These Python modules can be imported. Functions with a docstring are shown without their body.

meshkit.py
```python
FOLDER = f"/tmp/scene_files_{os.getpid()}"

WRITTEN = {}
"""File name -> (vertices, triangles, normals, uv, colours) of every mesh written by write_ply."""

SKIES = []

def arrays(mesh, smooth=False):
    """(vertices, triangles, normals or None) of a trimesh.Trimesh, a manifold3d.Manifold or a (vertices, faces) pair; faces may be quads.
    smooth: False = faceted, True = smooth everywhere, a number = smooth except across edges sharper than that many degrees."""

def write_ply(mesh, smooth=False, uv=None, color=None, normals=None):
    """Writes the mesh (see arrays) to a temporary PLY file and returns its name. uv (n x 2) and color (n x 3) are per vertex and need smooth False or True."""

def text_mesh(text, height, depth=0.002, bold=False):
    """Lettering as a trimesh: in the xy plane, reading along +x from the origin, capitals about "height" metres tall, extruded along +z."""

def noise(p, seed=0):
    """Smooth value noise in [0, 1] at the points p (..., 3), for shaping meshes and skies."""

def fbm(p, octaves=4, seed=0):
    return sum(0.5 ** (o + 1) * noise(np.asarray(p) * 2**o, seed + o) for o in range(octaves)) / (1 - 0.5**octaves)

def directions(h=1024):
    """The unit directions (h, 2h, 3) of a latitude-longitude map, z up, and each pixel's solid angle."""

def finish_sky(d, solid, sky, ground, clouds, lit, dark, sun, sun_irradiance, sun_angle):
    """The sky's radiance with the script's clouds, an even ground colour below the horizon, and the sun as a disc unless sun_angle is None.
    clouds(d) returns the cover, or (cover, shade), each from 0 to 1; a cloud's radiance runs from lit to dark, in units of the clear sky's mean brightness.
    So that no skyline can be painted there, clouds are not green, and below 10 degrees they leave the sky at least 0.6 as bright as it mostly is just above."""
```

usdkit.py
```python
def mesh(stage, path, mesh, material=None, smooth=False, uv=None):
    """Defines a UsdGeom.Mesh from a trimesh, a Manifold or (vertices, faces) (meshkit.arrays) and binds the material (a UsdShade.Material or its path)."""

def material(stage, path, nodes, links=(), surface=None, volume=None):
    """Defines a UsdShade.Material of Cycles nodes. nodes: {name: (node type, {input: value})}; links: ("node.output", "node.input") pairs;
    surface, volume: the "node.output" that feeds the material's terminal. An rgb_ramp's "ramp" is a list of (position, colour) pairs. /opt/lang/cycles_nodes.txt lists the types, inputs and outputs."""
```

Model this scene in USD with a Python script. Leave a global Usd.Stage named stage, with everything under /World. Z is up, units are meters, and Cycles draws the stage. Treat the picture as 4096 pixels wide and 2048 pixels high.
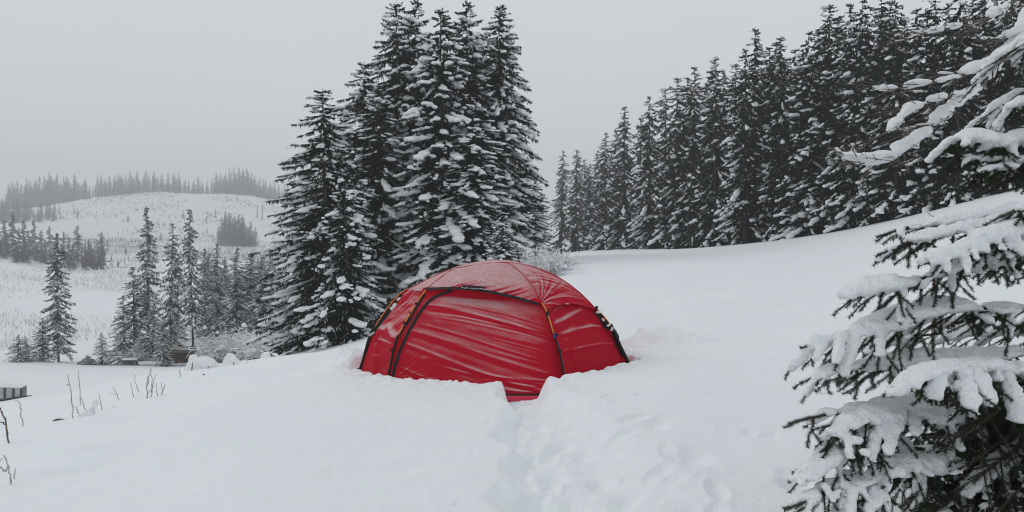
import math, random
import numpy as np, trimesh, usdkit, meshkit
from scipy.interpolate import RBFInterpolator, RectBivariateSpline, CubicSpline
from pxr import Usd, UsdGeom, UsdLux, UsdShade, Gf, Sdf

stage = Usd.Stage.CreateInMemory()
UsdGeom.SetStageUpAxis(stage, UsdGeom.Tokens.z)
UsdGeom.SetStageMetersPerUnit(stage, 1.0)
UsdGeom.Xform.Define(stage, '/World')
UsdGeom.Scope.Define(stage, '/World/Looks')

# ------------------------------------------------------------------ camera
EYE = 1.6                       # metres above the trodden snow
F = 3036.0                      # focal length in pixels of the 4096 wide photograph
HORIZON = 960.0
PITCH = math.atan((1024 - HORIZON) / F)
cam = UsdGeom.Camera.Define(stage, '/World/camera')
cam.CreateHorizontalApertureAttr(36.0)
cam.CreateVerticalApertureAttr(18.0)
cam.CreateFocalLengthAttr(36.0 * F / 4096)
cam.CreateClippingRangeAttr(Gf.Vec2f(0.05, 5000))
cam.AddTranslateOp().Set(Gf.Vec3d(0, 0, EYE))
cam.AddRotateXOp().Set(90 - math.degrees(PITCH))
cam.CreateExposureAttr(0.05)

# ------------------------------------------------------------------ sky and light (overcast, light snowfall)
SUN_EL, SUN_AZ = math.radians(38), math.radians(290)     # azimuth = atan2(x, y) of the direction towards the sun
usdkit.material(stage, '/World/Looks/overcast', {
    'tc': ('texture_coordinate', {}),
    'sky': ('sky_texture', {'sky_type': 'single_scattering', 'sun_disc': False, 'sun_elevation': SUN_EL, 'sun_rotation': SUN_AZ}),
    'n': ('noise_texture', {'scale': 1.6, 'detail': 3.0, 'roughness': 0.5}),
    'r': ('rgb_ramp', {'ramp': [(0.3, (6.0, 6.36, 6.62)), (0.7, (6.4, 6.74, 6.98))]}),
    'm': ('mix_color', {'fac': 0.96, 'use_clamp': False}),
    'bg': ('background_shader', {'strength': 0.105})},
    [('tc.generated', 'n.vector'), ('n.fac', 'r.fac'), ('sky.color', 'm.a'), ('r.color', 'm.b'), ('m.result', 'bg.color')], surface='bg.background')
dome = UsdLux.DomeLight.Define(stage, '/World/sky')
UsdShade.MaterialBindingAPI.Apply(dome.GetPrim()).Bind(UsdShade.Material.Get(stage, '/World/Looks/overcast'))
dome.GetPrim().SetCustomDataByKey('kind', 'structure')
sun = UsdLux.DistantLight.Define(stage, '/World/sun')
sun.CreateIntensityAttr(0.14)
sun.CreateAngleAttr(30.0)
sun.CreateColorAttr(Gf.Vec3f(1.0, 0.97, 0.93))
sun.CreateNormalizeAttr(True)
sun.AddRotateZOp().Set(-math.degrees(SUN_AZ))
sun.AddRotateXOp().Set(-(90 - math.degrees(SUN_EL)))     # local +z then points towards the sun

# ------------------------------------------------------------------ helpers
def V(*a): return np.array(a, float)
cp, sp = math.cos(PITCH), math.sin(PITCH)
def P(u, v, d):
    """The point at depth d (metres straight ahead) seen at pixel (u, v) of the 4096 x 2048 photograph."""
    a, c = (u - 2048) / F, (1024 - v) / F
    y, z = cp + sp * c, c * cp - sp
    return V(a * d / y, d, EYE + z * d / y)
def vpix(z, d):
    """Row at which height z stands at depth d."""
    return HORIZON - (z - EYE) / d * F

names = {}
def numbered(parent, name):
    k = (parent, name); names[k] = names.get(k, -1) + 1
    return name if names[k] == 0 else f'{name}_{names[k]:03d}'
def path_of(x): return '/World' if x is None else str(x.GetPath())
def tag(p, label=None, cat=None, group=None, kind=None):
    for k, t in (('label', label), ('category', cat), ('group', group), ('kind', kind)):
        if t: p.SetCustomDataByKey(k, t)
    return p
def obj(name, mesh, mat, parent=None, smooth=False, **kw):
    base = path_of(parent)
    m = usdkit.mesh(stage, f'{base}/{numbered(base, name)}', mesh, f'/World/Looks/{mat}', smooth)
    return tag(m.GetPrim(), **kw)
def thing(name, loc=(0, 0, 0), rz=0, scale=None, tilt=0, **kw):
    x = UsdGeom.Xform.Define(stage, f'/World/{numbered("/World", name)}')
    x.AddTranslateOp().Set(Gf.Vec3d(*map(float, loc)))
    if rz: x.AddRotateZOp().Set(float(rz))
    if tilt: x.AddRotateXOp().Set(float(tilt))
    if scale is not None: x.AddScaleOp().Set(Gf.Vec3f(*map(float, np.broadcast_to(scale, 3))))
    return tag(x.GetPrim(), **kw)

def cat(meshes):
    vs, fs, n = [], [], 0
    for v, f in meshes:
        vs.append(v); fs.append(np.asarray(f) + n); n += len(v)
    return np.vstack(vs), np.vstack(fs)
def tm(m): return np.array(m.vertices), np.array(m.faces)
def spline(pts, n):
    p = np.asarray(pts, float)
    t = np.concatenate([[0], np.cumsum(np.linalg.norm(np.diff(p, axis=0), axis=1))])
    if len(p) == 2: return p[0] + (p[1] - p[0]) * np.linspace(0, 1, n)[:, None]
    return CubicSpline(t / t[-1], p)(np.linspace(0, 1, n))
def tube(pts, radii, sides=8, caps=True):
    p = np.asarray(pts, float); n = len(p)
    t = np.gradient(p, axis=0); t /= np.linalg.norm(t, axis=1, keepdims=True) + 1e-12
    ref = V(0, 0, 1) if abs(t[:, 2]).mean() < .8 else V(1, 0, 0)
    a = np.cross(t, ref); a /= np.linalg.norm(a, axis=1, keepdims=True) + 1e-12
    b = np.cross(t, a)
    ang = np.arange(sides) * 2 * np.pi / sides
    r = np.broadcast_to(radii, (n,))[:, None, None]
    v = (p[:, None] + r * (np.cos(ang)[None, :, None] * a[:, None] + np.sin(ang)[None, :, None] * b[:, None])).reshape(-1, 3)
    i, j = np.meshgrid(np.arange(n - 1), np.arange(sides), indexing='ij')
    q = np.stack([i * sides + j, (i + 1) * sides + j, (i + 1) * sides + (j + 1) % sides, i * sides + (j + 1) % sides], -1).reshape(-1, 4)
    f = np.vstack([q[:, [0, 1, 2]], q[:, [0, 2, 3]]])
    if caps:
        v = np.vstack([v, p[:1], p[-1:]]); k = n * sides
        j = np.arange(sides)
        f = np.vstack([f, np.stack([np.full(sides, k), j, (j + 1) % sides], 1), np.stack([np.full(sides, k + 1), (n - 1) * sides + (j + 1) % sides, (n - 1) * sides + j], 1)])
    return v, f
def box(c, size, rz=0, ry=0):
    m = trimesh.creation.box(size)
    m.apply_transform(trimesh.transformations.euler_matrix(0, ry, rz))
    m.apply_translation(c)
    return tm(m)

def surface_nets(Fd, origin, h):
    """Surface of Fd > 0 on a grid, as vertices and quads split to triangles."""
    s = Fd > 0
    n = sum(s[i:s.shape[0] - 1 + i, j:s.shape[1] - 1 + j, k:s.shape[2] - 1 + k].astype(np.int8) for i, j, k in np.ndindex(2, 2, 2))
    act = np.argwhere((n > 0) & (n < 8))
    if not len(act): return np.zeros((0, 3)), np.zeros((0, 3), int)
    idx = np.full(n.shape, -1, np.int64); idx[tuple(act.T)] = np.arange(len(act))
    acc, cnt = np.zeros((len(act), 3)), np.zeros(len(act))
    corner = np.array(list(np.ndindex(2, 2, 2)))
    val = [Fd[tuple((act + c).T)] for c in corner]
    for a in range(8):
        for b in range(a + 1, 8):
            if np.abs(corner[a] - corner[b]).sum() != 1: continue
            m = (val[a] > 0) != (val[b] > 0)
            t = val[a][m] / (val[a][m] - val[b][m])
            acc[m] += corner[a] + (corner[b] - corner[a]) * t[:, None]; cnt[m] += 1
    v = origin + h * (act + acc / cnt[:, None])
    quads = []
    for ax in range(3):
        o = [x for x in range(3) if x != ax]
        lo = [slice(None)] * 3; hi = [slice(None)] * 3; lo[ax], hi[ax] = slice(0, -1), slice(1, None)
        e = np.argwhere(s[tuple(lo)] != s[tuple(hi)])
        e = e[(e[:, o[0]] > 0) & (e[:, o[1]] > 0) & (e[:, o[0]] < Fd.shape[o[0]] - 1) & (e[:, o[1]] < Fd.shape[o[1]] - 1)]
        cs = []
        for d0, d1 in ((1, 1), (0, 1), (0, 0), (1, 0)):
            c = e.copy(); c[:, o[0]] -= d0; c[:, o[1]] -= d1; cs.append(idx[tuple(c.T)])
        q = np.stack(cs, 1)
        flip = s[tuple(lo)][tuple(e.T)] != (ax == 1)
        q[~flip] = q[~flip][:, ::-1]
        quads.append(q)
    q = np.vstack(quads); q = q[(q >= 0).all(1)]
    return v, np.vstack([q[:, [0, 1, 2]], q[:, [0, 2, 3]]])
ISO = (1 - 1 / 2.2) ** 2
def blobs(centres, radii, h, flat=0.72, rough=0.0, rscale=0.12, seed=0):
    """Soft union of flattened balls: fused snow."""
    c, r = np.asarray(centres, float), np.asarray(radii, float)
    pad = 1.6 * r[:, None] + 2 * h
    lo, hi = (c - pad).min(0), (c + pad).max(0)
    dim = np.ceil((hi - lo) / h).astype(int) + 1
    Fd = np.full(dim, -ISO, np.float32)
    ax = [lo[k] + h * np.arange(dim[k]) for k in range(3)]
    for ci, ri in zip(c, r):
        w, sl = 1.5 * ri, []
        for k in range(3):
            a = max(0, int((ci[k] - w - lo[k]) / h)); b = min(dim[k], int((ci[k] + w - lo[k]) / h) + 2); sl.append(slice(a, b))
        q = (((ax[0][sl[0]] - ci[0]) / ri) ** 2)[:, None, None] + (((ax[1][sl[1]] - ci[1]) / ri) ** 2)[None, :, None] + (((ax[2][sl[2]] - ci[2]) / (ri * flat)) ** 2)[None, None, :]
        Fd[tuple(sl)] += np.maximum(0, 1 - q / 2.2) ** 2
    v, f = surface_nets(Fd, lo, h)
    if rough and len(v):
        n = meshkit.arrays((v, f), True)[2]
        v = v + n * ((meshkit.fbm(v / rscale, 3, seed) - .5) * 2 * rough)[:, None]
    return v, f

# ------------------------------------------------------------------ materials
def plain(name, col, rough=0.7, spec=0.3, noise=None, amount=0.25, bump=0.0, bscale=40.0):
    nodes = {'p': ('principled_bsdf', {'roughness': rough, 'specular_ior_level': spec, 'base_color': col})}
    links = []
    if noise:
        c = np.array(col)
        nodes |= {'g': ('geometry', {}), 'n': ('noise_texture', {'scale': noise, 'detail': 4.0}), 'r': ('rgb_ramp', {'ramp': [(0.3, tuple(c * (1 - amount))), (0.7, tuple(np.minimum(c * (1 + amount), .95)))]})}
        links += [('g.position', 'n.vector'), ('n.fac', 'r.fac'), ('r.color', 'p.base_color')]
    if bump:
        nodes |= {'g': ('geometry', {}), 'bn': ('noise_texture', {'scale': bscale, 'detail': 4.0}), 'b': ('bump', {'strength': 1.0, 'distance': bump})}
        links += [('g.position', 'bn.vector'), ('bn.fac', 'b.height'), ('b.normal', 'p.normal')]
    return usdkit.material(stage, f'/World/Looks/{name}', nodes, links, surface='p.BSDF')

usdkit.material(stage, '/World/Looks/snow_ground', {
    'g': ('geometry', {}), 'n': ('noise_texture', {'scale': 0.8, 'detail': 4.0}),
    'r': ('rgb_ramp', {'ramp': [(0.3, (.80, .82, .84)), (0.7, (.83, .848, .862))]}),
    'bn': ('noise_texture', {'scale': 22.0, 'detail': 5.0, 'roughness': .65}), 'b': ('bump', {'strength': .45, 'distance': .02}),
    'bn2': ('noise_texture', {'scale': 4.5, 'detail': 3.0}), 'b2': ('bump', {'strength': .6, 'distance': .05}),
    'p': ('principled_bsdf', {'roughness': .65, 'specular_ior_level': .25})},
    [('g.position', 'n.vector'), ('n.fac', 'r.fac'), ('r.color', 'p.base_color'), ('g.position', 'bn.vector'), ('bn.fac', 'b.height'), ('g.position', 'bn2.vector'), ('bn2.fac', 'b2.height'), ('b2.normal', 'b.normal'), ('b.normal', 'p.normal')], surface='p.BSDF')
plain('snow', (.82, .835, .85), .65, .2, bump=.018, bscale=60)
plain('snow_far', (.83, .85, .865), .7, .15)
plain('frost', (.74, .77, .79), .8, .1)
usdkit.material(stage, '/World/Looks/needles', {
    'oi': ('object_info', {}), 'g': ('geometry', {}), 'n': ('noise_texture', {'scale': 1.1, 'detail': 3.0}), 'a': ('math', {'math_type': 'multiply_add', 'value2': .25, 'value3': 0.0}), 's': ('math', {'math_type': 'add'}),
    'r': ('rgb_ramp', {'ramp': [(0.3, (.006, .010, .009)), (0.62, (.012, .019, .016)), (0.9, (.022, .028, .021))]}),
    'p': ('principled_bsdf', {'roughness': .75, 'specular_ior_level': .03})},
    [('g.position', 'n.vector'), ('oi.random', 'a.value1'), ('n.fac', 's.value1'), ('a.value', 's.value2'), ('s.value', 'r.fac'), ('r.color', 'p.base_color')], surface='p.BSDF')
plain('near_needles', (.022, .032, .017), .6, .12, noise=14, amount=.5)
plain('bark', (.055, .045, .038), .85, .2, noise=9, amount=.4)
plain('twig_bark', (.13, .11, .09), .8, .2, noise=20, amount=.35)
plain('dry_stem', (.40, .37, .33), .85, .15, noise=25, amount=.4)

# ------------------------------------------------------------------ terrain
ctrl = []
def cz(d, *uz): ctrl.extend((u, d, vpix(z, d)) for u, z in uz)
def cv(d, *uv): ctrl.extend((u, d, v) for u, v in uv)
cz(1.5, (-1000, -.03), (1000, 0), (2048, 0), (4000, .02), (5500, .05))
cz(3.0, (-1000, -.05), (0, 0), (1000, .04), (2048, .05), (3000, .08), (4096, .08), (5500, .15))
cz(4.2, (-1000, -.08), (0, .03), (1000, .07), (2048, .10), (3000, .13), (4096, .14), (5500, .25))
cz(5.5, (0, -.08), (600, .04), (1200, .13), (2048, .19), (3000, .22), (4096, .28))
cz(7.2, (-1000, -.7), (0, -.27), (600, -.06), (1400, .19), (2048, .27), (2600, .34), (3200, .42), (4096, .50), (5500, .8))
cz(8.6, (1300, .10), (1900, .22), (2560, .28))
cz(9.5, (-1000, -1.2), (0, -.76), (600, -.42), (1200, -.06), (2048, .22), (2700, .33), (3300, .48), (4096, .75), (5500, 1.2))
cv(12, (0, 1678), (600, 1545), (1200, 1450), (1420, 1408), (2500, 1312), (3300, 1260))
cv(16, (-1000, 1710), (0, 1650), (600, 1502), (800, 1470), (1080, 1437), (1200, 1421), (1420, 1391), (2048, 1245), (2700, 1190), (3300, 1180), (4096, 1060))
cv(25, (0, 1628), (600, 1500), (1200, 1448), (1420, 1425), (1800, 1260), (2300, 1120), (2700, 1095), (3300, 1070), (4096, 880), (5500, 700))
cv(42, (0, 1603), (150, 1575), (600, 1508), (1000, 1440), (1400, 1350), (1800, 1200), (2100, 1055), (2300, 1038), (2700, 1025), (3300, 950), (4096, 745))
cv(70, (-1000, 1500), (0, 1497), (300, 1494), (600, 1480), (900, 1475), (1400, 1300), (2000, 1100), (2250, 1024), (2500, 1003), (2760, 994), (3100, 962))
cv(95, (0, 1425), (300, 1445), (600, 1450), (900, 1440), (1400, 1380), (2250, 1017), (2400, 1002))
cv(120, (0, 1380), (300, 1392), (600, 1395), (1000, 1390), (1400, 1330), (2250, 1015), (2700, 1000), (3300, 985), (4096, 960))
cv(160, (0, 1215), (300, 1230), (600, 1225), (1000, 1235), (1400, 1240))
cv(262, (-1000, 1040), (0, 1040), (250, 1075), (450, 1088), (700, 1068), (1000, 1070), (1400, 1080), (2300, 1010), (4096, 960))
cv(430, (0, 985), (300, 995), (600, 1005), (1000, 1012), (1400, 1015))
cv(520, (0, 950), (300, 960), (600, 965), (1000, 982), (1400, 985))
cv(640, (0, 890), (300, 865), (600, 840), (1000, 860), (1200, 900))
cv(820, (-1000, 860), (0, 835), (170, 822), (300, 800), (420, 785), (600, 771), (800, 777), (1000, 786), (1150, 832), (1400, 890), (2300, 1000), (4096, 950))
cz(1150, (-1000, 36), (0, 34), (600, 42), (1000, 39), (1400, 20), (2300, -6), (4096, 5))
ctrl = np.array(ctrl)
cu = lambda u: np.asarray(u) / 900.0
cd = lambda d: 1.7 * np.log(d)
rbf = RBFInterpolator(np.stack([cu(ctrl[:, 0]), cd(ctrl[:, 1])], 1), ctrl[:, 2], kernel='thin_plate_spline', smoothing=1e-4)
gu, gd = np.linspace(-1400, 5500, 150), np.linspace(cd(1.2), cd(1250), 180)
gg = np.stack(np.meshgrid(gu, gd, indexing='ij'), -1).reshape(-1, 2)
v_of = RectBivariateSpline(gu, gd, rbf(np.stack([cu(gg[:, 0]), gg[:, 1]], 1)).reshape(len(gu), len(gd)), kx=1, ky=1)
TMAX = math.radians(47)
def base_z(x, y):
    x, y = np.asarray(x, float), np.asarray(y, float)
    r, th = np.maximum(np.hypot(x, y), 1.3), np.arctan2(x, y)
    tc = np.clip(th, -TMAX, TMAX); d = np.clip(r * np.cos(tc), 1.2, 1250)
    z = EYE + (HORIZON - v_of.ev(2048 + F * np.tan(tc), cd(d))) / F * d
    fade = np.clip((np.abs(th) - TMAX) / math.radians(60), 0, 1)
    near = np.clip((np.hypot(x, y) - .8) / .8, 0, 1)
    return (z * (1 - fade * .9)) * near

def sstep(a, b, x):
    t = np.clip((x - a) / (b - a), 0, 1); return t * t * (3 - 2 * t)
def fbm2(x, y, s, o=4, seed=0): return meshkit.fbm(np.stack([np.asarray(x) / s, np.asarray(y) / s, np.zeros(np.shape(x)) + seed * 7.3], -1), o, seed) - .5

# footprint of the tent: feet A, B, C, D in front, E, F behind
FLOOR = .10
def foot(u, d): return ((u - 2048) / F * d, d)
A_, B_, C_, D_ = foot(1420, 8.75), foot(1542, 7.95), foot(2272, 7.34), foot(2530, 8.35)
E_, F_ = (.78, 9.75), (-1.15, 9.85)
FRONT = [foot(1700, 7.50), foot(1870, 7.27), foot(2083, 7.17)]
import shapely
from shapely.geometry import Polygon
TENT = Polygon([A_, B_, *FRONT, C_, D_, E_, F_])
DOOR = [foot(u, 7.2)[0] for u in (2010, 2152)]

def trench(x, y):
    """How deep people have trodden the snow in front of the door (metres) and how churned it is."""
    t = np.clip((7.25 - y) / 3.2, -0.05, 1.6)
    wob = .05 * np.sin(y * 5.3) + .04 * np.sin(y * 11.0 + 1)
    left = -.085 + .11 * t + wob * np.clip(t * 3, 0, 1) + fbm2(x, y, .16, 3, 5) * .07
    right = .245 + .62 * t + wob * .5 + fbm2(x, y, .16, 3, 6) * .16
    wl, wr = .07 + .20 * t, .06 + .40 * np.clip(t, 0, 1)
    m = sstep(-wl / 2, wl / 2, x - left) * (1 - sstep(-wr / 2, wr, x - right)) * sstep(7.40, 7.25, y)
    return m, np.clip(t, 0, 1.5)
rs = np.random.RandomState(4)
prints = [(P(u, v, 1)[0] / 1.0, v, u, sx, dp) for u, v, sx, dp in
          [(2460, 1664, .05, .03), (2625, 1740, .09, .04), (2560, 1650, .04, .02), (2770, 1836, .12, .05), (2300, 1700, .06, .03), (2240, 1760, .08, .05), (2210, 1860, .09, .05), (2330, 1790, .07, .035), (2400, 1880, .08, .04),
           (2150, 1690, .07, .05), (2120, 1800, .08, .06), (2170, 1950, .09, .05), (2280, 1960, .09, .05), (2500, 1950, .08, .04), (3000, 1760, .05, .02), (3150, 1890, .06, .03), (3190, 1925, .10, .08), (3080, 1770, .06, .02), (2850, 1650, .05, .015), (2700, 1900, .07, .02), (1955, 1715, .03, .015), (1895, 1805, .03, .012), (1830, 1985, .03, .015)]]
boots = [(.06 + .05 * (7 - y) + .10 * (-1) ** i + rs.normal(0, .03), y, rs.normal(-.1, .25), rs.uniform(.018, .034)) for i, y in enumerate(np.arange(6.9, 3.9, -.27))]
boots += [(.62 + .22 * (6.6 - y) + .11 * (-1) ** i + rs.normal(0, .05), y, rs.normal(-.35, .3), rs.uniform(.010, .024)) for i, y in enumerate(np.arange(6.4, 4.0, -.33))]
def ground_z(x, y):
    x, y = np.asarray(x, float), np.asarray(y, float)
    z = base_z(x, y)
    r = np.hypot(x, y)
    # soft drifts, gentle near, broader far away
    z = z + fbm2(x, y, 1.7, 3, 1) * .09 * sstep(2, 6, r) * sstep(60, 20, r) + fbm2(x, y, .5, 3, 2) * .026 * sstep(40, 12, r)
    z = z + fbm2(x, y, 16, 4, 3) * 2.2 * sstep(110, 220, r) + fbm2(x, y, 4.0, 3, 9) * 1.2 * sstep(110, 220, r) + fbm2(x, y, 60, 3, 4) * 7 * sstep(300, 600, r)
    z = z + fbm2(x, y, 2.2, 3, 8) * .40 * sstep(-1.5, -4.5, x) * sstep(5, 8, r) * sstep(30, 12, r)
    # long soft hollow low on the left of the picture
    for u, v, a, b, h in ((1520, 1905, .55, .12, -.05), (1250, 1990, .6, .14, -.04), (1560, 1960, .6, .12, .03), (250, 1830, .35, .10, -.07), (300, 1760, .3, .15, .06), (120, 1725, .5, .12, -.08)):
        p = P(u, v, 1); k = (EYE - .08) / (EYE - p[2]); px, py = p[0] * k, k
        z = z + h * np.exp(-((x - px + (y - py) * .5) / a) ** 2 - ((y - py - (x - px) * .15) / b) ** 2)
    near = r < 14
    if near.any():
        xn, yn = x[near], y[near]; zn = z[near]
        m, t = trench(xn, yn)
        churn = sstep(.1, .5, xn + .15) * sstep(3.2, .8, xn - .2) * sstep(8.3, 7.0, yn) * sstep(0.5, 2.5, yn)
        zn = zn + churn * (fbm2(xn, yn, .22, 4, 11) * .020 + fbm2(xn, yn, .6, 3, 12) * .05)
        depth = .12 * np.exp(-t * 3.0) + .088
        zn = zn - m * (depth + fbm2(xn, yn, .18, 4, 13) * .06 + fbm2(xn, yn, .07, 3, 14) * .02)
        for k, v, u, sx, dp in prints:
            p = P(u, v, 1); q = (EYE - .15) / (EYE - p[2]); px, py = p[0] * q, q
            zn = zn - dp * np.exp(-(((xn - px) / sx) ** 2 + ((yn - py) / (sx * 1.1)) ** 2) ** 2)
        for bx, by, ang, dp in boots:
            ca, sa = math.cos(ang), math.sin(ang); lx, ly = (xn - bx) * ca + (yn - by) * sa, -(xn - bx) * sa + (yn - by) * ca
            q = (lx / .058) ** 2 + (ly / .15) ** 2
            zn = zn - dp * np.exp(-q ** 2.5) + dp * .22 * np.exp(-((np.sqrt(q) - 1.35) / .3) ** 2)
        # the dug-out where the tent stands
        pts = shapely.points(xn, yn)
        ds = np.where(shapely.contains(TENT, pts), -1, 1) * shapely.distance(TENT.exterior, pts)
        ring = np.abs(ds) < 1.6
        lump = fbm2(xn, yn, .11, 3, 21) * .10 + fbm2(xn, yn, .04, 2, 22) * .035
        zn = zn + np.where(ring & (ds > 0), np.exp(-((ds - .22) / .16) ** 2) * (fbm2(xn, yn, .09, 3, 23) * .085 + fbm2(xn, yn, .04, 2, 27) * .03 + .010) * (1 - .6 * m), 0)
        # shovelled heaps left and right of the tent
        for hx, hy, sx, sy, hh in ((-2.05, 9.3, .5, .22, .16), (-1.85, 9.0, .3, .2, .10), (1.75, 9.3, .42, .3, .22), (2.05, 8.9, .3, .2, .10)):
            zn = zn + hh * np.exp(-((xn - hx) / sx) ** 2 - ((yn - hy) / sy) ** 2) * (1 + 1.3 * fbm2(xn, yn, .13, 3, 24))
        edge = .085 + lump
        inside = 1 - sstep(edge - .035, edge + .045, ds)
        zn = zn * (1 - inside) + np.minimum(zn, FLOOR - .015) * inside
        z = z.copy(); z[near] = zn
    return z
def gz(x, y): return float(ground_z(np.array([x]), np.array([y]))[0])
def on_ground(u, d): 
    x = (u - 2048) / F * d
    return x, d, gz(x, d)

def depth_for(u, v, lo, hi):
    """Depth at which the ground is seen at row v."""
    d = np.linspace(lo, hi, 120); g = vpix(ground_z((u - 2048) / F * d, d), d)
    return float(d[np.argmin(abs(g - v))])
def build_ground():
    r = [.25]
    while r[-1] < 1180:
        q = r[-1]
        r.append(q + (.30 if q < 3.4 else .022 if 6.6 < q < 9.2 else .036 if q < 10.4 else q * (.0125 if q < 130 else .011)))
    r = np.array(r)
    th = np.arctan((np.linspace(-330, 4426, 740) - 2048) / F)
    side = np.linspace(th[-1], np.pi, 40)[1:]
    th = np.concatenate([-side[::-1], th, side[:-1]])
    R, T = np.meshgrid(r, th, indexing='ij')
    x, y = R * np.sin(T), R * np.cos(T)
    z = ground_z(x.ravel(), y.ravel()).reshape(x.shape)
    n = len(th)
    v = np.stack([x, y, z], -1).reshape(-1, 3)
    i, j = np.meshgrid(np.arange(len(r) - 1), np.arange(n), indexing='ij')
    q = np.stack([i * n + j, (i + 1) * n + j, (i + 1) * n + (j + 1) % n, i * n + (j + 1) % n], -1)
    split = np.searchsorted(r, 128)
    def part(q, lo):
        q = q.reshape(-1, 4)
        f = np.vstack([q[:, [0, 2, 1]], q[:, [0, 3, 2]]])
        used, inv = np.unique(f, return_inverse=True)
        return v[used], inv.reshape(-1, 3)
    nv, nf = part(q[:split], 0)
    cen = len(nv)
    ring = np.arange(n)                                  # the first ring comes first
    nv = np.vstack([nv, [[0, 0, 0]]]); nf = np.vstack([nf, np.stack([ring, (ring + 1) % n, np.full(n, cen)], 1)])
    obj('snow_field', (nv, nf), 'snow_ground', smooth=True, kind='structure', label='snow-covered ground around the red tent, trodden in front of its door')
    obj('snowy_hills', part(q[split:], 0), 'snow_far', smooth=True, kind='structure', label='snow-covered clearing and hills fading into haze beyond the meadow')
build_ground()

# ------------------------------------------------------------------ haze
def haze():
    m = trimesh.creation.box((2500, 2500, 1)); v, f = tm(m)
    v[:, 2] = np.where(v[:, 2] > 0, 96.0, -24.0)
    usdkit.material(stage, '/World/Looks/haze', {'v': ('principled_volume', {'color': (.985, .99, .995), 'density': HAZE, 'anisotropy': 0.2})}, [], volume='v.volume')
    obj('haze', (v, f), 'haze', kind='stuff', label='pale winter haze')
HAZE = 0.00112
haze()

# ------------------------------------------------------------------ spruces
def kites(p0, d, l, w, rng, up=0.0):
    """Two-triangle needle sprays: from p0 along d, length l, width w."""
    n = len(p0)
    d = d / np.linalg.norm(d, axis=1, keepdims=True)
    s = np.cross(d, rng.normal(size=(n, 3)) + [0, 0, up]); s /= np.linalg.norm(s, axis=1, keepdims=True) + 1e-9
    mid = p0 + d * (l * .4)[:, None]; sw = s * (w / 2)[:, None]
    v = np.stack([p0, mid + sw, p0 + d * l[:, None], mid - sw], 1).reshape(-1, 3)
    i = np.arange(n)[:, None] * 4
    return v, np.vstack([i + [0, 1, 2], i + [0, 2, 3]])

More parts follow.
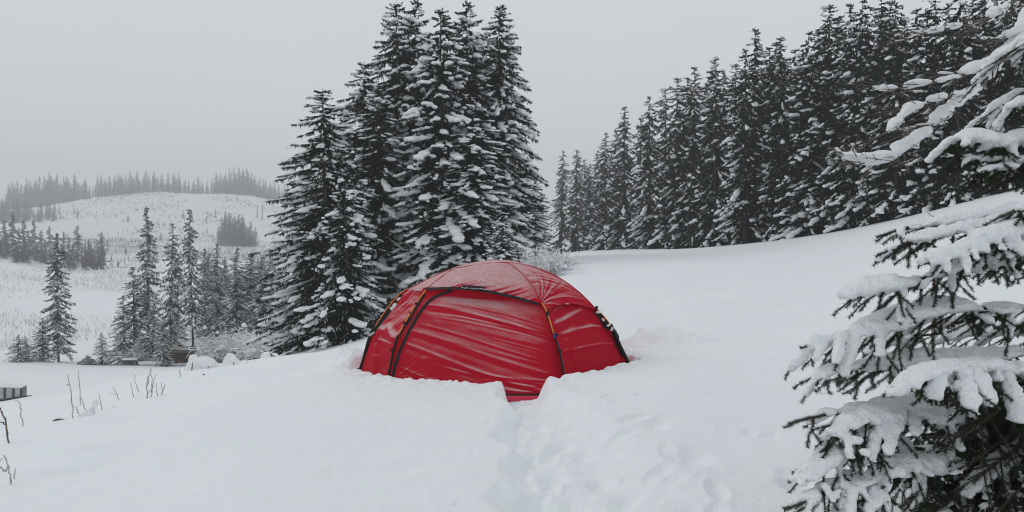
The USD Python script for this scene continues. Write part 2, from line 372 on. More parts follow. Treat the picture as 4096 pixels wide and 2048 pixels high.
def spruce(seed, H, R, per_m=15, twig=.11, kw=.07, pad=.5, cell=.06, bare=.02, frost=.2, padsize=1.0, slope=-.45, profile=.55, gap=0.0, hang=.7, chain=.5, frost_w=.8):
    rng = np.random.RandomState(seed)
    N = int(H * per_m)
    zr = bare + (1 - bare) * ((np.arange(N) + rng.rand(N) * 2.5) / N)
    zr = np.clip(zr, 0, .985)
    az = rng.rand(N) * 2 * np.pi
    lobes = 1 + .14 * np.cos(az * 2 + rng.rand() * 6) + .10 * np.cos(az * 3 + zr * 9 + rng.rand() * 6) + .16 * (meshkit.noise(np.stack([np.cos(az) * 1.3 + 5, np.sin(az) * 1.3 + 5, zr * 13], -1), seed) - .5)
    L = R * (1 - zr) ** profile * (.55 + .5 * rng.rand(N) ** .6) * lobes * np.clip(.8 + (zr - bare) * 3, 0, 1) * np.interp(zr, [0, .88, .97, 1], [1, 1, .78, .5]) + .10
    keep = rng.rand(N) > gap * np.sin(np.clip(zr * 1.3, 0, 1) * np.pi)
    zr, az, L = zr[keep], az[keep], L[keep]; N = len(L)
    s0 = slope * np.interp(zr, [0, .5, .8, .93, 1], [1.3, 1.1, .8, .2, -.9]) + rng.normal(0, .16, N)
    bend = -.20 + rng.normal(0, .08, N)
    hd = np.stack([np.sin(az), np.cos(az), 0 * az], 1)
    sd = np.stack([np.cos(az), -np.sin(az), 0 * az], 1)
    def on(k, t):
        z = zr[k] * H + L[k] * (s0[k] * t + bend[k] * t ** 2 + .16 * t ** 4)
        return hd[k] * (L[k] * t)[:, None] + np.stack([0 * z, 0 * z, z], 1)
    cnt = np.maximum(6, (L / twig).astype(int)) * 2
    k = np.repeat(np.arange(N), cnt); n = len(k)
    t = rng.rand(n) ** .75
    side = rng.choice([-1, 1], n)
    a = rng.uniform(.45, 1.2, n)
    d = hd[k] * np.cos(a)[:, None] + sd[k] * (side * np.sin(a))[:, None]
    d[:, 2] = s0[k] * .7 - rng.uniform(.05, .7, n)
    l = (.14 + .32 * rng.rand(n)) * np.clip(L[k] * .75, .35, 1.15) * (1.15 - .5 * t)
    w = kw * (.7 + .6 * rng.rand(n))
    p0 = on(k, t)
    parts = [kites(p0, d, l, w, rng)]
    m = rng.rand(n) < hang                                # hanging twigs
    dh = d[m] * .3 + rng.normal(0, .22, (m.sum(), 3)); dh[:, 2] = -1
    parts.append(kites(p0[m], dh, l[m] * rng.uniform(.7, 1.4, m.sum()), w[m] * .95, rng))
    kk = np.repeat(np.arange(N), 4); tt = np.tile([0, .25, .5, .75], N)
    q0, q1 = on(kk, tt), on(kk, tt + .27)
    parts.append(kites(q0, q1 - q0, np.linalg.norm(q1 - q0, axis=1), np.full(len(kk), kw * 1.1), rng))
    nl = 12
    pl = np.zeros((nl, 3)); pl[:, 2] = H * rng.uniform(.93, .99, nl); al = rng.rand(nl) * 6.28
    parts.append(kites(pl, np.stack([np.sin(al), np.cos(al), .8 + 0 * al], 1), np.full(nl, .16), np.full(nl, kw * .7), rng))
    parts.append(kites(np.array([[0, 0, H * .95]] * 3), np.array([[0, 0, 1.]] * 3), np.full(3, H * .055), np.full(3, kw), rng))
    crown = cat(parts)
    trunk = tube(np.stack([.0004 * H * np.sin(np.linspace(0, 5, 9)), np.zeros(9), np.linspace(-.8, H * .97, 9)], 1), np.linspace(.0095 * H + .04, .012, 9), 7)
    # snow lying on the boughs, mostly towards their ends
    C, Rr = [], []
    for i in np.nonzero(rng.rand(N) < pad * np.interp(zr, [0, .12, .9, .97], [.45, 1, .95, .4]))[0]:
        r0 = np.clip((.045 + .034 * L[i]) * np.exp(rng.normal(0, .42)) * padsize, .035, .21)
        ta = rng.uniform(.55, .9); tb = rng.uniform(max(ta, .85), 1.02)
        if rng.rand() < chain: ta = rng.uniform(.3, .6)
        m = max(1, int((tb - ta) * L[i] / (r0 * .8)))
        pts = on(np.full(m + 1, i), np.linspace(ta, tb, m + 1))
        rr = r0 * rng.uniform(.6, 1.25, m + 1) * np.interp(np.linspace(0, 1, m + 1), [0, .6, 1], [.65, 1.1, .95])
        pts[:, 2] += rr * .25
        pts[:, :2] += rng.normal(0, .3 * r0, (m + 1, 2))
        C.append(pts); Rr.append(rr)
        for j in range(rng.randint(1, 5)):                # lumps over the side twigs, hanging a little
            q = pts[rng.randint(m + 1)] + sd[i] * rng.choice([-1, 1]) * r0 * rng.uniform(.8, 2.2) + hd[i] * r0 * rng.uniform(-.3, 1.3)
            q[2] -= r0 * rng.uniform(.3, 1.3)
            C.append(q[None]); Rr.append(np.array([r0 * rng.uniform(.35, .7)]))
    snow = blobs(np.vstack(C), np.concatenate(Rr), cell, flat=.64, rough=cell * .95, rscale=cell * 2.4, seed=seed) if C else None
    fr = rng.rand(n) < frost
    kf = k[fr]; dfr = d[fr].copy(); dfr[:, 2] += .12
    fz = kites(p0[fr] + [0, 0, .03], dfr, l[fr] * .9, w[fr] * frost_w, rng, up=6.0)
    return trunk, crown, snow, fz

def tree_class(name, *a, **k):
    """A class prim with trunk, crown, snow and frost as parts; trees in the scene reference it."""
    trunk, crown, snow, frost = spruce(*a, **k)
    stage.CreateClassPrim(f'/World/{name}')
    c = stage.GetPrimAtPath(f'/World/{name}')
    for nm, m, mat, sm in (('trunk', trunk, 'bark', True), ('crown', crown, 'needles', False), ('snow_load', snow, 'snow', True), ('frost', frost, 'frost', False)):
        if m is not None and len(m[0]): usdkit.mesh(stage, f'/World/{name}/{nm}', m, f'/World/Looks/{mat}', sm).GetPrim().SetCustomDataByKey(*(('kind', 'stuff') if nm in ('snow_load', 'frost', 'crown') else ('part', 'trunk')))
    return name, a[1], a[2]
def place(name, cls, x, y, zb, H, rad=None, rz=0, **kw):
    nm, H0, R0 = cls
    s = H / H0; sr = s if rad is None else rad / R0
    o = thing(name, (x, y, zb), rz, (sr, sr, s), tilt=rnd.uniform(-1.6, 1.6), **kw)
    o.GetReferences().AddInternalReference(f'/World/{nm}'); o.SetInstanceable(True)
    return o
def tree_at(name, cls, u, vtop, d, rad, rz, sink=.3, **kw):
    """A tree whose tip is seen at (u, vtop), standing on the ground at depth d."""
    x, y, z = on_ground(u, d)
    top = P(u, vtop, d)[2]
    return place(name, cls, x, y, z - sink, top - z + sink, rad, rz, **kw)

HERO = [tree_class(f'hero_spruce_{c}', s, 19, 3.3, per_m=18, twig=.050, kw=.055, pad=p, cell=.062, frost=.14, padsize=q * 1.08, slope=-.5, profile=.48, chain=.72)
        for c, s, p, q in (('a', 11, 1.0, .98), ('b', 12, 1.0, 1.0), ('c', 13, .95, 1.32), ('d', 14, .85, .95))]
YOUNG = tree_class('young_snowy_spruce', 15, 9, 2.2, per_m=22, twig=.055, kw=.05, pad=1.0, cell=.055, frost=.15, padsize=1.1, slope=-.45, profile=.65)
FOREST = [tree_class(f'forest_spruce_{c}', s, 17, 2.7, per_m=14, twig=.065, kw=.07, pad=p, cell=.075, frost=.10, padsize=q, slope=-.48, profile=.49, chain=.45)
          for c, s, p, q in (('a', 21, .60, 1.05), ('b', 22, .52, 1.2), ('c', 23, .62, .95))]
OPEN = [tree_class(f'open_spruce_{c}', s, 17, 2.7, per_m=11, twig=.095, kw=.09, pad=.75, cell=.10, frost_w=1.15, frost=1.0, padsize=.8, slope=-.42, profile=.55, bare=b, gap=g)
        for c, s, b, g in (('a', 31, .10, .1), ('b', 32, .28, .25), ('c', 33, .02, .0))]
FAR = [tree_class(f'far_spruce_{c}', s, 22, 3.2, per_m=6, twig=.22, kw=.42, pad=.35, cell=.22, frost=.5, padsize=1.2, slope=-.35, profile=.55)
       for c, s in (('a', 41), ('b', 42), ('c', 43))]
rnd = random.Random(7)

# --- the dense clump behind the tent
G = 'tall spruces of the clump behind the tent'
for u, vt, d, rad, c, lab in [
        (1314, 355, 40, 3.9, 3, 'dark spruce at the left edge of the clump behind the tent, lower than its neighbours'),
        (1442, 248, 46, 3.6, 1, 'spruce with a pointed tip between the left edge tree and the tallest of the clump'),
        (1588, 5, 47, 3.8, 0, 'tall spruce leftmost along the clump top, with small snow layers'),
        (1663, -8, 46, 3.6, 3, 'tall dark-topped spruce, second from the left along the clump top'),
        (1765, 33, 42, 3.9, 2, 'big spruce straight behind the tent with fat round snow cushions'),
        (1878, -6, 46, 3.6, 3, 'tall spruce with a dark narrow top right of the cushion-laden one'),
        (1990, 12, 47, 3.7, 1, 'tall spruce at the right edge of the clump, boughs sweeping down'),
        ]:
    tree_at('spruce', HERO[c], u, vt, d, rad, rnd.uniform(0, 360), label=lab, cat='tree')
tree_at('spruce', HERO[3], 1620, 150, 49, 3.6, 300, label='spruce in the dark heart of the clump between the two leftmost tall tips', cat='tree')
tree_at('spruce', HERO[0], 1820, 130, 49, 3.6, 250, label='spruce hidden in the clump behind the cushion-laden one', cat='tree')
tree_at('spruce', HERO[1], 1935, 140, 49, 3.5, 140, label='spruce in the dark gap between the two right tips of the clump', cat='tree')
tree_at('spruce', HERO[0], 1520, 330, 43.5, 3.1, 200, label='spruce low in the clump, half hidden between the snowy young one and the big spruce', cat='tree')
tree_at('spruce', HERO[2], 1900, 420, 41, 2.9, 77, label='lower spruce at the right of the clump, long snow-striped boughs above the tent roof', cat='tree')
tree_at('spruce', HERO[1], 2080, 620, 49, 2.6, 120, label='spruce closing the clump on the right, next to the frosted bush', cat='tree')
tree_at('spruce', HERO[3], 1230, 760, 43, 2.6, 20, label='dark spruce low on the far left skirt of the clump', cat='tree')
tree_at('young_spruce', YOUNG, 1390, 690, 37, 2.5, 40, label='young snow-laden spruce in front of the clump, left of the tent', cat='tree')
tree_at('young_spruce', YOUNG, 2010, 852, 35, 1.25, 160, label='small snow-laden spruce above the top of the tent roof', cat='tree')
tree_at('spruce', FOREST[1], 2145, 705, 75, 2.0, 99, label='small far spruce in the gap right of the clump', cat='tree')

# --- the forest edge on the right
edge_u = [2200, 2250, 2400, 2500, 2600, 2760, 2870, 3000, 3300, 3560, 3800, 4096, 4500]
edge_d = [128, 118, 98, 88, 80, 70, 64, 58, 51, 46, 42, 39, 37]
def ed(u): return float(np.interp(u, edge_u, edge_d))
front = [(2245, 600, 0), (2303, 597, 1), (2424, 526, 0), (2494, 423, 2), (2601, 380, 0), (2710, 303, 1), (2777, 258, 2), (2860, 227, 1), (2980, 190, 0), (3020, 108, 1), (3129, 145, 2), (3220, 122, 0), (3304, 14, 1), (3394, 8, 2), (3430, -6, 0), (3510, -40, 1), (3585, -40, 0), (3660, 30, 2), (3735, -30, 1), (3830, -90, 0), (3930, -120, 1), (4030, -140, 2), (4140, -150, 0), (4250, -160, 1)]
lab_w = ['first', 'second', 'third', 'fourth', 'fifth', 'sixth', 'seventh', 'eighth', 'ninth', 'tenth', 'eleventh', 'twelfth', 'thirteenth', 'fourteenth', 'fifteenth', 'sixteenth', 'seventeenth', 'eighteenth', 'nineteenth', 'twentieth', 'twenty-first', 'twenty-second', 'twenty-third', 'twenty-fourth']
for i, (u, vt, c) in enumerate(front):
    d = ed(u) * rnd.uniform(.99, 1.05)
    H = P(u, vt, d)[2] - on_ground(u, d)[2]
    tree_at('spruce', FOREST[c], u, vt, d, .175 * H * rnd.uniform(.88, 1.12) if u < 2700 else .165 * H * rnd.uniform(.85, 1.15), rnd.uniform(0, 360),
            label=f'snow-dotted dark spruce, {lab_w[i]} tip from the left along the forest edge on the right slope', cat='tree', group='spruces along the forest edge')
second = [(2337, 636), (2360, 653), (2734, 307), (2894, 273), (3061, 184), (2560, 470), (2660, 350), (2820, 300), (2930, 250), (3170, 190), (3260, 120), (3350, 60), (3470, 40), (3545, 20), (3620, 60), (3700, 30), (3780, 10), (3880, -20), (3980, -30), (4080, -40), (4200, -60), (2460, 520), (2390, 600), (3090, 160), (3800, 60), (3900, 60), (4000, 60), (3500, 90), (3600, 110), (3320, 140), (3200, 200), (3060, 230)]
near_tip = lambda u: int(np.argmin([abs(q[0] - u) for q in front]))
for u, vt in second:
    mates = sorted(v for w_, v in second if near_tip(w_) == near_tip(u)); which = '' if len(mates) == 1 else 'higher ' if vt == mates[0] else 'lower '
    d = ed(u) * rnd.uniform(1.10, 1.22)
    H = P(u, vt, d)[2] - on_ground(u, d)[2]
    tree_at('spruce', FOREST[rnd.randrange(3)], u, vt, d, .17 * H, rnd.uniform(0, 360), label=f'{which}dark spruce of the second rank just behind the {lab_w[near_tip(u)]} tip of the forest edge', cat='tree', group='spruces behind the forest edge')

# --- trees on the meadow to the left
for u, vt, d, rad, c, lab in [
        (588, 825, 92, 2.6, 1, 'tallest spruce of the meadow group, long bare trunk below a narrow crown'),
        (676, 888, 90, 2.3, 0, 'slim spruce right beside the tallest one of the meadow group'),
        (771, 832, 88, 2.2, 1, 'tall spruce with its bare lower trunk right of the hut'),
        (535, 1065, 89, 3.0, 2, 'dense dark spruce left of the hut, boughs down to the snow'),
        (866, 970, 95, 2.3, 0, 'frosted spruce in the middle of the meadow group, right of the bare-trunked one'),
        (940, 990, 92, 2.6, 2, 'densely frosted spruce of the meadow group standing behind the snow humps'),
        (1000, 1018, 94, 2.4, 0, 'frosted spruce second from the right end of the meadow group'),
        (1052, 1024, 92, 2.5, 2, 'rightmost frosted spruce of the meadow group, beside the dark clump'),
        (820, 990, 118, 2.4, 0, 'paler spruce standing behind the hut trees'),
        (900, 1040, 112, 2.6, 2, 'broad pale spruce half hidden in the meadow group'),
        (710, 1010, 110, 2.4, 0, 'pale spruce glimpsed between the two tall trunks by the hut'),
        (490, 1180, 88, 2.2, 2, 'low dark spruce at the left foot of the meadow group'),
        (648, 1255, 82, 1.4, 2, 'young spruce hiding the left end of the hut'),

        (405, 1330, 86, 1.3, 2, 'small bushy spruce standing apart left of the meadow group'),
        (227, 928, 90, 2.7, 0, 'lone frosted spruce on the left of the meadow'),
        (165, 1270, 90, 1.9, 2, 'small spruce leaning against the lone frosted one'),
        (100, 1345, 88, 1.2, 2, 'little dark spruce left of the lone one, beside the smallest'),
        (66, 1338, 86, 1.5, 2, 'smallest round dark spruce at the far left of the meadow'),
        (606, 1200, 87, 1.7, 2, 'snowy young spruce in front of the tall trunks, left of the hut'),
        ]:
    tree_at('spruce' if d > 87 else 'small_spruce', OPEN[c], u, vt, d, rad, rnd.uniform(0, 360), label=lab, cat='tree')

# --- far woods, fading in the haze
def far_row(name, rows, lab, grp, dmin, dmax, base=None, aspect=.17):
    for u, vt in rows:
        d = rnd.uniform(dmin, dmax)
        x, y, z = on_ground(u, d); H = P(u, vt, d)[2] - z
        if H < 3: continue
        place(name, FAR[rnd.randrange(3)], x, y, z - .5, H + .5, aspect * H * rnd.uniform(.8, 1.25), rnd.uniform(0, 360), label=lab, cat='tree', group=grp)
ridge = [(10, 795), (37, 735), (53, 725), (72, 718), (88, 735), (110, 714), (122, 720), (145, 718), (160, 705), (182, 705), (200, 690), (233, 697), (258, 705), (272, 704), (300, 695), (345, 710), (392, 705), (408, 698), (440, 705), (460, 703), (475, 692), (490, 697), (505, 700), (525, 680), (550, 678), (590, 683), (620, 685), (650, 693), (675, 692), (697, 690), (717, 692), (745, 718), (757, 720), (778, 718), (795, 705), (830, 718), (850, 713), (868, 690), (885, 690), (905, 690), (918, 673), (940, 672), (958, 666), (975, 675), (992, 673), (1008, 687), (1020, 700), (1040, 710), (1055, 713), (1065, 717), (1085, 727), (1100, 725), (1115, 735), (1140, 735), (1155, 740), (1180, 745)]
us, vs_ = np.array(ridge).T
fill = []
for u in np.arange(-20, 1250, 6.5):
    if 375 < u < 385 or 738 < u < 742: continue
    fill.append((u + rnd.uniform(-4, 4), np.interp(u, us, vs_) + rnd.uniform(12, 45)))
far_row('ridge_spruce', ridge + fill, 'grey spruce dimmed by haze in the row along the far ridge', 'hazy spruces along the far ridge', 800, 850)
far_row('hill_spruce', [(u, np.interp(u, [0, 200, 330], [790, 800, 830]) + rnd.uniform(0, 60)) for u in np.arange(-20, 350, 6)], 'pale spruce dimmed by haze on the slope below the left end of the ridge', 'hazy spruces below the ridge', 620, 690)
far_row('hill_spruce', [(905, 850), (923, 851), (888, 871), (955, 856), (968, 858), (940, 862), (980, 890), (1002, 885), (1022, 908), (915, 890), (990, 905), (935, 885), (1012, 920), (875, 905), (898, 868), (912, 862), (930, 872), (948, 875), (962, 880), (975, 870), (992, 920), (883, 930), (1000, 925), (945, 915), (920, 920), (965, 925)], 'grey spruce of the small dense stand on the clearing', 'small stand of spruces on the hazy clearing', 500, 530, aspect=.2)
mid = [(18, 880), (51, 846), (92, 880), (140, 880), (200, 905), (255, 925), (310, 902), (405, 925), (340, 972), (30, 930), (75, 910), (115, 920), (165, 920), (180, 960), (225, 950), (240, 985), (275, 950), (290, 985), (325, 990), (362, 975), (375, 985), (390, 960), (412, 985), (355, 960), (-10, 900), (60, 960), (100, 960), (150, 975), (210, 990), (270, 1005), (310, 1005), (345, 1010), (395, 1010), (5, 960)]
far_row('slope_spruce', mid, 'frosted grey spruce in the stand above the brushy slope on the left', 'frosted spruces above the brushy slope', 258, 288, aspect=.2)
#MORE

# ------------------------------------------------------------------ the red tent
def PX(*pts): return np.array([P(*p) for p in pts])
def coons(bottom, top, left, right, nu, nv, wrinkle=None):
    """Patch over four boundary curves; s runs left to right, t bottom to top."""
    cb, ct, cl, cr = spline(bottom, nu), spline(top, nu), spline(left, nv), spline(right, nv)
    s, t = np.linspace(0, 1, nu)[None, :, None], np.linspace(0, 1, nv)[:, None, None]
    p = (1 - t) * cb[None] + t * ct[None] + (1 - s) * cl[:, None] + s * cr[:, None] - ((1 - s) * (1 - t) * cb[0] + s * (1 - t) * cb[-1] + (1 - s) * t * ct[0] + s * t * ct[-1])
    if wrinkle is not None:
        du, dv = np.gradient(p, axis=1), np.gradient(p, axis=0)
        n = np.cross(du, dv); n /= np.linalg.norm(n, axis=2, keepdims=True) + 1e-9
        p = p + n * wrinkle(s[..., 0] + 0 * t[..., 0], t[..., 0] + 0 * s[..., 0])[..., None]
    v = p.reshape(-1, 3)
    i, j = np.meshgrid(np.arange(nv - 1), np.arange(nu - 1), indexing='ij')
    q = np.stack([i * nu + j, i * nu + j + 1, (i + 1) * nu + j + 1, (i + 1) * nu + j], -1).reshape(-1, 4)
    return v, np.vstack([q[:, [0, 1, 2]], q[:, [0, 2, 3]]])
def ribbon(pts, w, th=.004, n=V(0, -1, .35), count=None, jag=0, seed=0):
    """A flat strap along pts: w wide, th thick, its face towards n."""
    p = spline(pts, count or max(2, len(pts) * 6)); t = np.gradient(p, axis=0); t /= np.linalg.norm(t, axis=1, keepdims=True)
    a = np.cross(t, n); a /= np.linalg.norm(a, axis=1, keepdims=True); b = np.cross(a, t)
    rg = np.random.RandomState(seed); w = np.broadcast_to(w, (len(p),)) * (1 + jag * rg.uniform(-1, 1, len(p)))
    c = np.stack([p + a * w[:, None] / 2 + b * th / 2, p - a * w[:, None] / 2 + b * th / 2, p - a * w[:, None] / 2 - b * th / 2, p + a * w[:, None] / 2 - b * th / 2], 1)
    v = c.reshape(-1, 3); m = len(p)
    i, j = np.meshgrid(np.arange(m - 1), np.arange(4), indexing='ij')
    q = np.stack([i * 4 + j, i * 4 + (j + 1) % 4, (i + 1) * 4 + (j + 1) % 4, (i + 1) * 4 + j], -1).reshape(-1, 4)
    return v, np.vstack([q[:, [0, 1, 2]], q[:, [0, 2, 3]], [[0, 2, 1], [0, 3, 2]], np.array([[0, 1, 2], [0, 2, 3]]) + (m - 1) * 4])

def fabric(name, dust, deep):
    usdkit.material(stage, f'/World/Looks/{name}', {
        'g': ('geometry', {}), 'z': ('vector_math', {'math_type': 'dot_product', 'vector2': (-.17, .0, .985)}),
        'mr': ('map_range', {'range_type': 'smoothstep', 'from_min': .46, 'from_max': .90, 'to_min': .0, 'to_max': dust, 'clamp': True}),
        'n1': ('noise_texture', {'scale': 55.0, 'detail': 6.0, 'roughness': .7}), 'n2': ('noise_texture', {'scale': 6.0, 'detail': 3.0}),
        'r1': ('map_range', {'from_min': .36, 'from_max': .66, 'to_min': .55, 'to_max': 1.4, 'clamp': True}), 'r2': ('map_range', {'from_min': .3, 'from_max': .7, 'to_min': .85, 'to_max': 1.12, 'clamp': True}),
        'm1': ('math', {'math_type': 'multiply'}), 'm2': ('math', {'math_type': 'multiply', 'use_clamp': True}),
        'c': ('mix_color', {'a': deep, 'b': (.82, .80, .81)}),
        'bn': ('noise_texture', {'scale': 90.0, 'detail': 3.0}), 'b': ('bump', {'strength': .35, 'distance': .004}),
        'p': ('principled_bsdf', {'roughness': .7, 'specular_ior_level': .10}),
        't': ('translucent_bsdf', {'color': (.62, .03, .04)}), 'mx': ('mix_closure', {'fac': .22})},
        [('g.normal', 'z.vector1'), ('z.value', 'mr.value'), ('g.position', 'n1.vector'), ('g.position', 'n2.vector'), ('n1.fac', 'r1.value'), ('n2.fac', 'r2.value'),
         ('mr.result', 'm1.value1'), ('r1.result', 'm1.value2'), ('m1.value', 'm2.value1'), ('r2.result', 'm2.value2'), ('m2.value', 'c.fac'), ('c.result', 'p.base_color'),
         ('g.position', 'bn.vector'), ('bn.fac', 'b.height'), ('b.normal', 'p.normal'), ('p.BSDF', 'mx.closure1'), ('t.BSDF', 'mx.closure2')], surface='mx.closure')
fabric('red_fabric', .55, (.50, .010, .030))
plain('black_webbing', (.012, .013, .014), .6, .3)
plain('orange_pole', (.62, .24, .03), .4, .5)
plain('grey_tab', (.5, .5, .48), .5, .3)
plain('blue_clip', (.03, .04, .25), .4, .4)
plain('pink_hem', (.55, .03, .07), .6, .3)

def build_tent():
    loc = V(-.2, 8.5, FLOOR)
    T = thing('tent', loc, label='red dome tent dug into the snow, black zip and orange poles', cat='tent')
    def part(name, m, mat, parent=T, smooth=True, **kw):
        return obj(name, (m[0] - loc, m[1]), mat, parent, smooth, **kw)
    rng = np.random.RandomState(3)
    # pole lines, from left foot to right foot and front to back
    P1l = PX((1432, 1494, 8.75), (1460, 1415, 8.70), (1485, 1335, 8.65), (1525, 1268, 8.6), (1565, 1212, 8.55), (1620, 1160, 8.5))
    P1a = PX((1623, 1161, 8.48), (1678, 1134, 8.44), (1740, 1103, 8.40), (1778, 1087, 8.38), (1812, 1075, 8.35))
    P1m = PX((1812, 1075, 8.35), (1915, 1059, 8.27), (2021, 1050, 8.20))
    P1b = PX((2021, 1050, 8.2), (2101, 1060, 8.22), (2205, 1095, 8.24), (2314, 1167, 8.26), (2388, 1243, 8.27))
    P1r = PX((2388, 1234, 8.27), (2420, 1270, 8.29), (2446, 1306, 8.31), (2476, 1374, 8.33), (2515, 1456, 8.35), (2532, 1506, 8.36))
    P2l = PX((1542, 1536, 7.95), (1553, 1500, 7.95), (1589, 1350, 7.98), (1622, 1286, 8.0), (1664, 1216, 8.05), (1708, 1154, 8.09))
    P2a = PX((1708, 1154, 8.1), (1758, 1114, 8.2), (1812, 1075, 8.35))
    P3l = PX((2270, 1562, 7.33), (2258, 1512, 7.36), (2236, 1398, 7.44), (2216, 1338, 7.50), (2188, 1250, 7.62), (2168, 1213, 7.70))
    P3a = PX((2167, 1214, 7.72), (2140, 1164, 7.8), (2106, 1114, 7.93), (2061, 1071, 8.08), (2021, 1050, 8.2))
    X3 = P(1966, 1042, 8.8)
    X13 = np.array([P1m[0], P(1885, 1053, 8.58), X3]); X23 = np.array([P1m[-1], P(2000, 1045, 8.5), X3])
    Eb, Fb = V(*E_, FLOOR - .02), V(*F_, FLOOR - .02)
    P2b = np.array([X3, (.15, 9.15, 1.28), (.5, 9.5, .9), (.7, 9.68, .5), Eb]); P3b = np.array([X3, (-.55, 9.2, 1.27), (-.9, 9.55, .9), (-1.06, 9.73, .5), Fb])
    hem_f = PX((1708, 1154, 8.1), (1778, 1152, 7.95), (1877, 1154, 7.82), (1951, 1164, 7.75), (2051, 1184, 7.70), (2110, 1201, 7.70), (2167, 1214, 7.72))
    hem_l = PX((1623, 1161, 8.48), (1660, 1162, 8.28), (1692, 1160, 8.13), (1708, 1154, 8.1))
    hem_r = PX((2167, 1214, 7.72), (2186, 1237, 7.70), (2206, 1228, 7.74), (2240, 1219, 7.85), (2275, 1216, 7.95), (2324, 1220, 8.08), (2388, 1243, 8.27))
    # ---- wrinkles
    def fan(s, t, k, cx, cy, amp, seed, fall=1.6):
        ang = np.arctan2(t - cy, s - cx); rad = np.hypot(s - cx, t - cy)
        w = meshkit.noise(np.stack([ang * k, rad * .8, 0 * ang + seed], -1), seed) + .5 * meshkit.noise(np.stack([ang * k * 2.3, rad * 1.5, 0 * ang + seed], -1), seed + 1)
        return amp * (w - .75) * 2 * np.exp(-(rad * fall) ** 2) * np.clip(rad * 8, 0, 1)
    def w_roof_front(s, t):
        x = s * 1.25; 
        g = meshkit.noise(np.stack([(x - t * 1.1) * 26, x * 0 + t * 1.5, 0 * x], -1), 31)
        band = np.exp(-(t / .20) ** 2) * np.clip((s - .12) * 5, 0, 1) * np.clip((1.02 - s) * 8, 0, 1)
        top = np.exp(-((t - .93) / .10) ** 2) * (meshkit.noise(np.stack([t * 30 + s * 3, s * 2, 0 * s], -1), 32) - .5)
        return (g - .5) * .018 * band + top * .012 + (meshkit.fbm(np.stack([s * 9, t * 7, 0 * s], -1), 3, 33) - .5) * .008
    def w_roof_right(s, t):
        return fan(s, t, 11, 0.02, .10, .007, 34, 1.3) + (meshkit.noise(np.stack([s * 2 + 9, (t + s * .35) * 24, 0 * s], -1), 35) - .5) * .014 * np.exp(-((t - .55) / .35) ** 2) * np.clip(s * 6, 0, 1) + (meshkit.fbm(np.stack([s * 8, t * 7, 0 * s], -1), 3, 36) - .5) * .008
    rg = np.random.RandomState(12)
    folds = [(.05, .20, .10, .30, .016, .020), (.10, .245, .06, .24, .012, .014), (.02, .46, .22, .36, .020, .026), (.0, .58, .30, .30, .020, .018), (.0, .80, .36, .0, .014, .016), (.10, .40, .20, .34, .008, .012), (.2, .70, .25, .16, .010, .014), (.3, .30, .12, .22, .008, .010), (.55, .86, .22, .0, .012, .012), (.5, .92, .16, .0, .010, .010)]
    folds += [(rg.uniform(0, .6), rg.uniform(.15, .95), rg.uniform(.1, .3), rg.uniform(0, .25), rg.uniform(.002, .005), rg.uniform(.008, .02)) for _ in range(16)]
    def w_front(s, t):
        d = 1 - t                                         # from the top down
        w = (meshkit.fbm(np.stack([s * 4, d * 5 - s * 1.8, 0 * s], -1), 3, 41) - .5) * .014
        for s0, d0, k, c, amp, wd in folds:
            q = np.clip(s - s0, 0, 1)
            dd = d - (d0 + k * q + c * q * q * .55)
            amp = amp * .44
            w = w + amp * np.exp(-(dd / wd) ** 2) * sstep(0, .12, s - s0) * sstep(1.02, .82, s + .12 * (rg.rand() - .5)) - amp * .55 * np.exp(-((dd - wd * 1.7) / (wd * 1.3)) ** 2) * sstep(0, .12, s - s0)
        w = w + fan(s, t, 16, 0.0, .02, .004, 42, 3.2)
        vent = np.exp(-((s - .45) / .22) ** 2 - ((d - .10) / .06) ** 2)
        return w * np.clip(s * 12, 0, 1) * np.clip((1 - s) * 12, 0, 1) - .05 * vent
    def w_left(s, t):
        d = 1 - t
        w = (meshkit.fbm(np.stack([s * 3, d * 9 + s * 2, 0 * s], -1), 3, 43) - .5) * .030
        w = w + .026 * np.exp(-((s - (.30 + .75 * (d - .5) ** 2 + .25 * (d - .5))) / .05) ** 2) * sstep(.5, .62, d) * sstep(1.02, .9, d)
        w = w + .018 * np.exp(-((d - .47 - .10 * s) / .035) ** 2) + .012 * np.exp(-((d - .58 - .05 * s) / .02) ** 2) * sstep(.2, .5, s) + .02 * np.exp(-((d - .36 - .22 * s) / .03) ** 2) * sstep(.15, .5, s)
        return w * np.clip(s * 8, 0, 1) * np.clip((1 - s) * 8, 0, 1)
    def w_right(s, t):
        d = 1 - t
        w = (meshkit.fbm(np.stack([s * 3, d * 7 + s * 3, 0 * s], -1), 3, 44) - .5) * .022
        w = w + .022 * np.exp(-((d - (.33 - .28 * s)) / .035) ** 2) * sstep(0, .1, s) * sstep(.85, .5, s) + .014 * np.exp(-((d - (.44 - .12 * s)) / .03) ** 2) * sstep(.05, .2, s) * sstep(1, .7, s)
        w = w + .010 * np.exp(-((d - (.62 - .05 * s)) / .02) ** 2) + .012 * np.exp(-((s - (.10 + .12 * d)) / .02) ** 2) * sstep(.4, .6, d) + .010 * np.exp(-((s - .78) / .015) ** 2) * sstep(.4, .6, d)
        return w * np.clip(s * 8, 0, 1) * np.clip((1 - s) * 8, 0, 1)
    # ---- roof
    part('roof_panel', coons(hem_f, P1m, P2a, P3a, 190, 80, w_roof_front), 'red_fabric')
    part('roof_panel', coons(hem_r, np.repeat(P3a[-1:], 3, 0) + [[0, 0, 0], [1e-4, 0, 0], [2e-4, 0, 0]], P3a, P1b[::-1], 120, 90, w_roof_right), 'red_fabric')
    part('roof_panel', coons(hem_l, np.repeat(P2a[-1:], 3, 0) + [[0, 0, 0], [1e-4, 0, 0], [2e-4, 0, 0]], P1a, P2a, 50, 60), 'red_fabric')
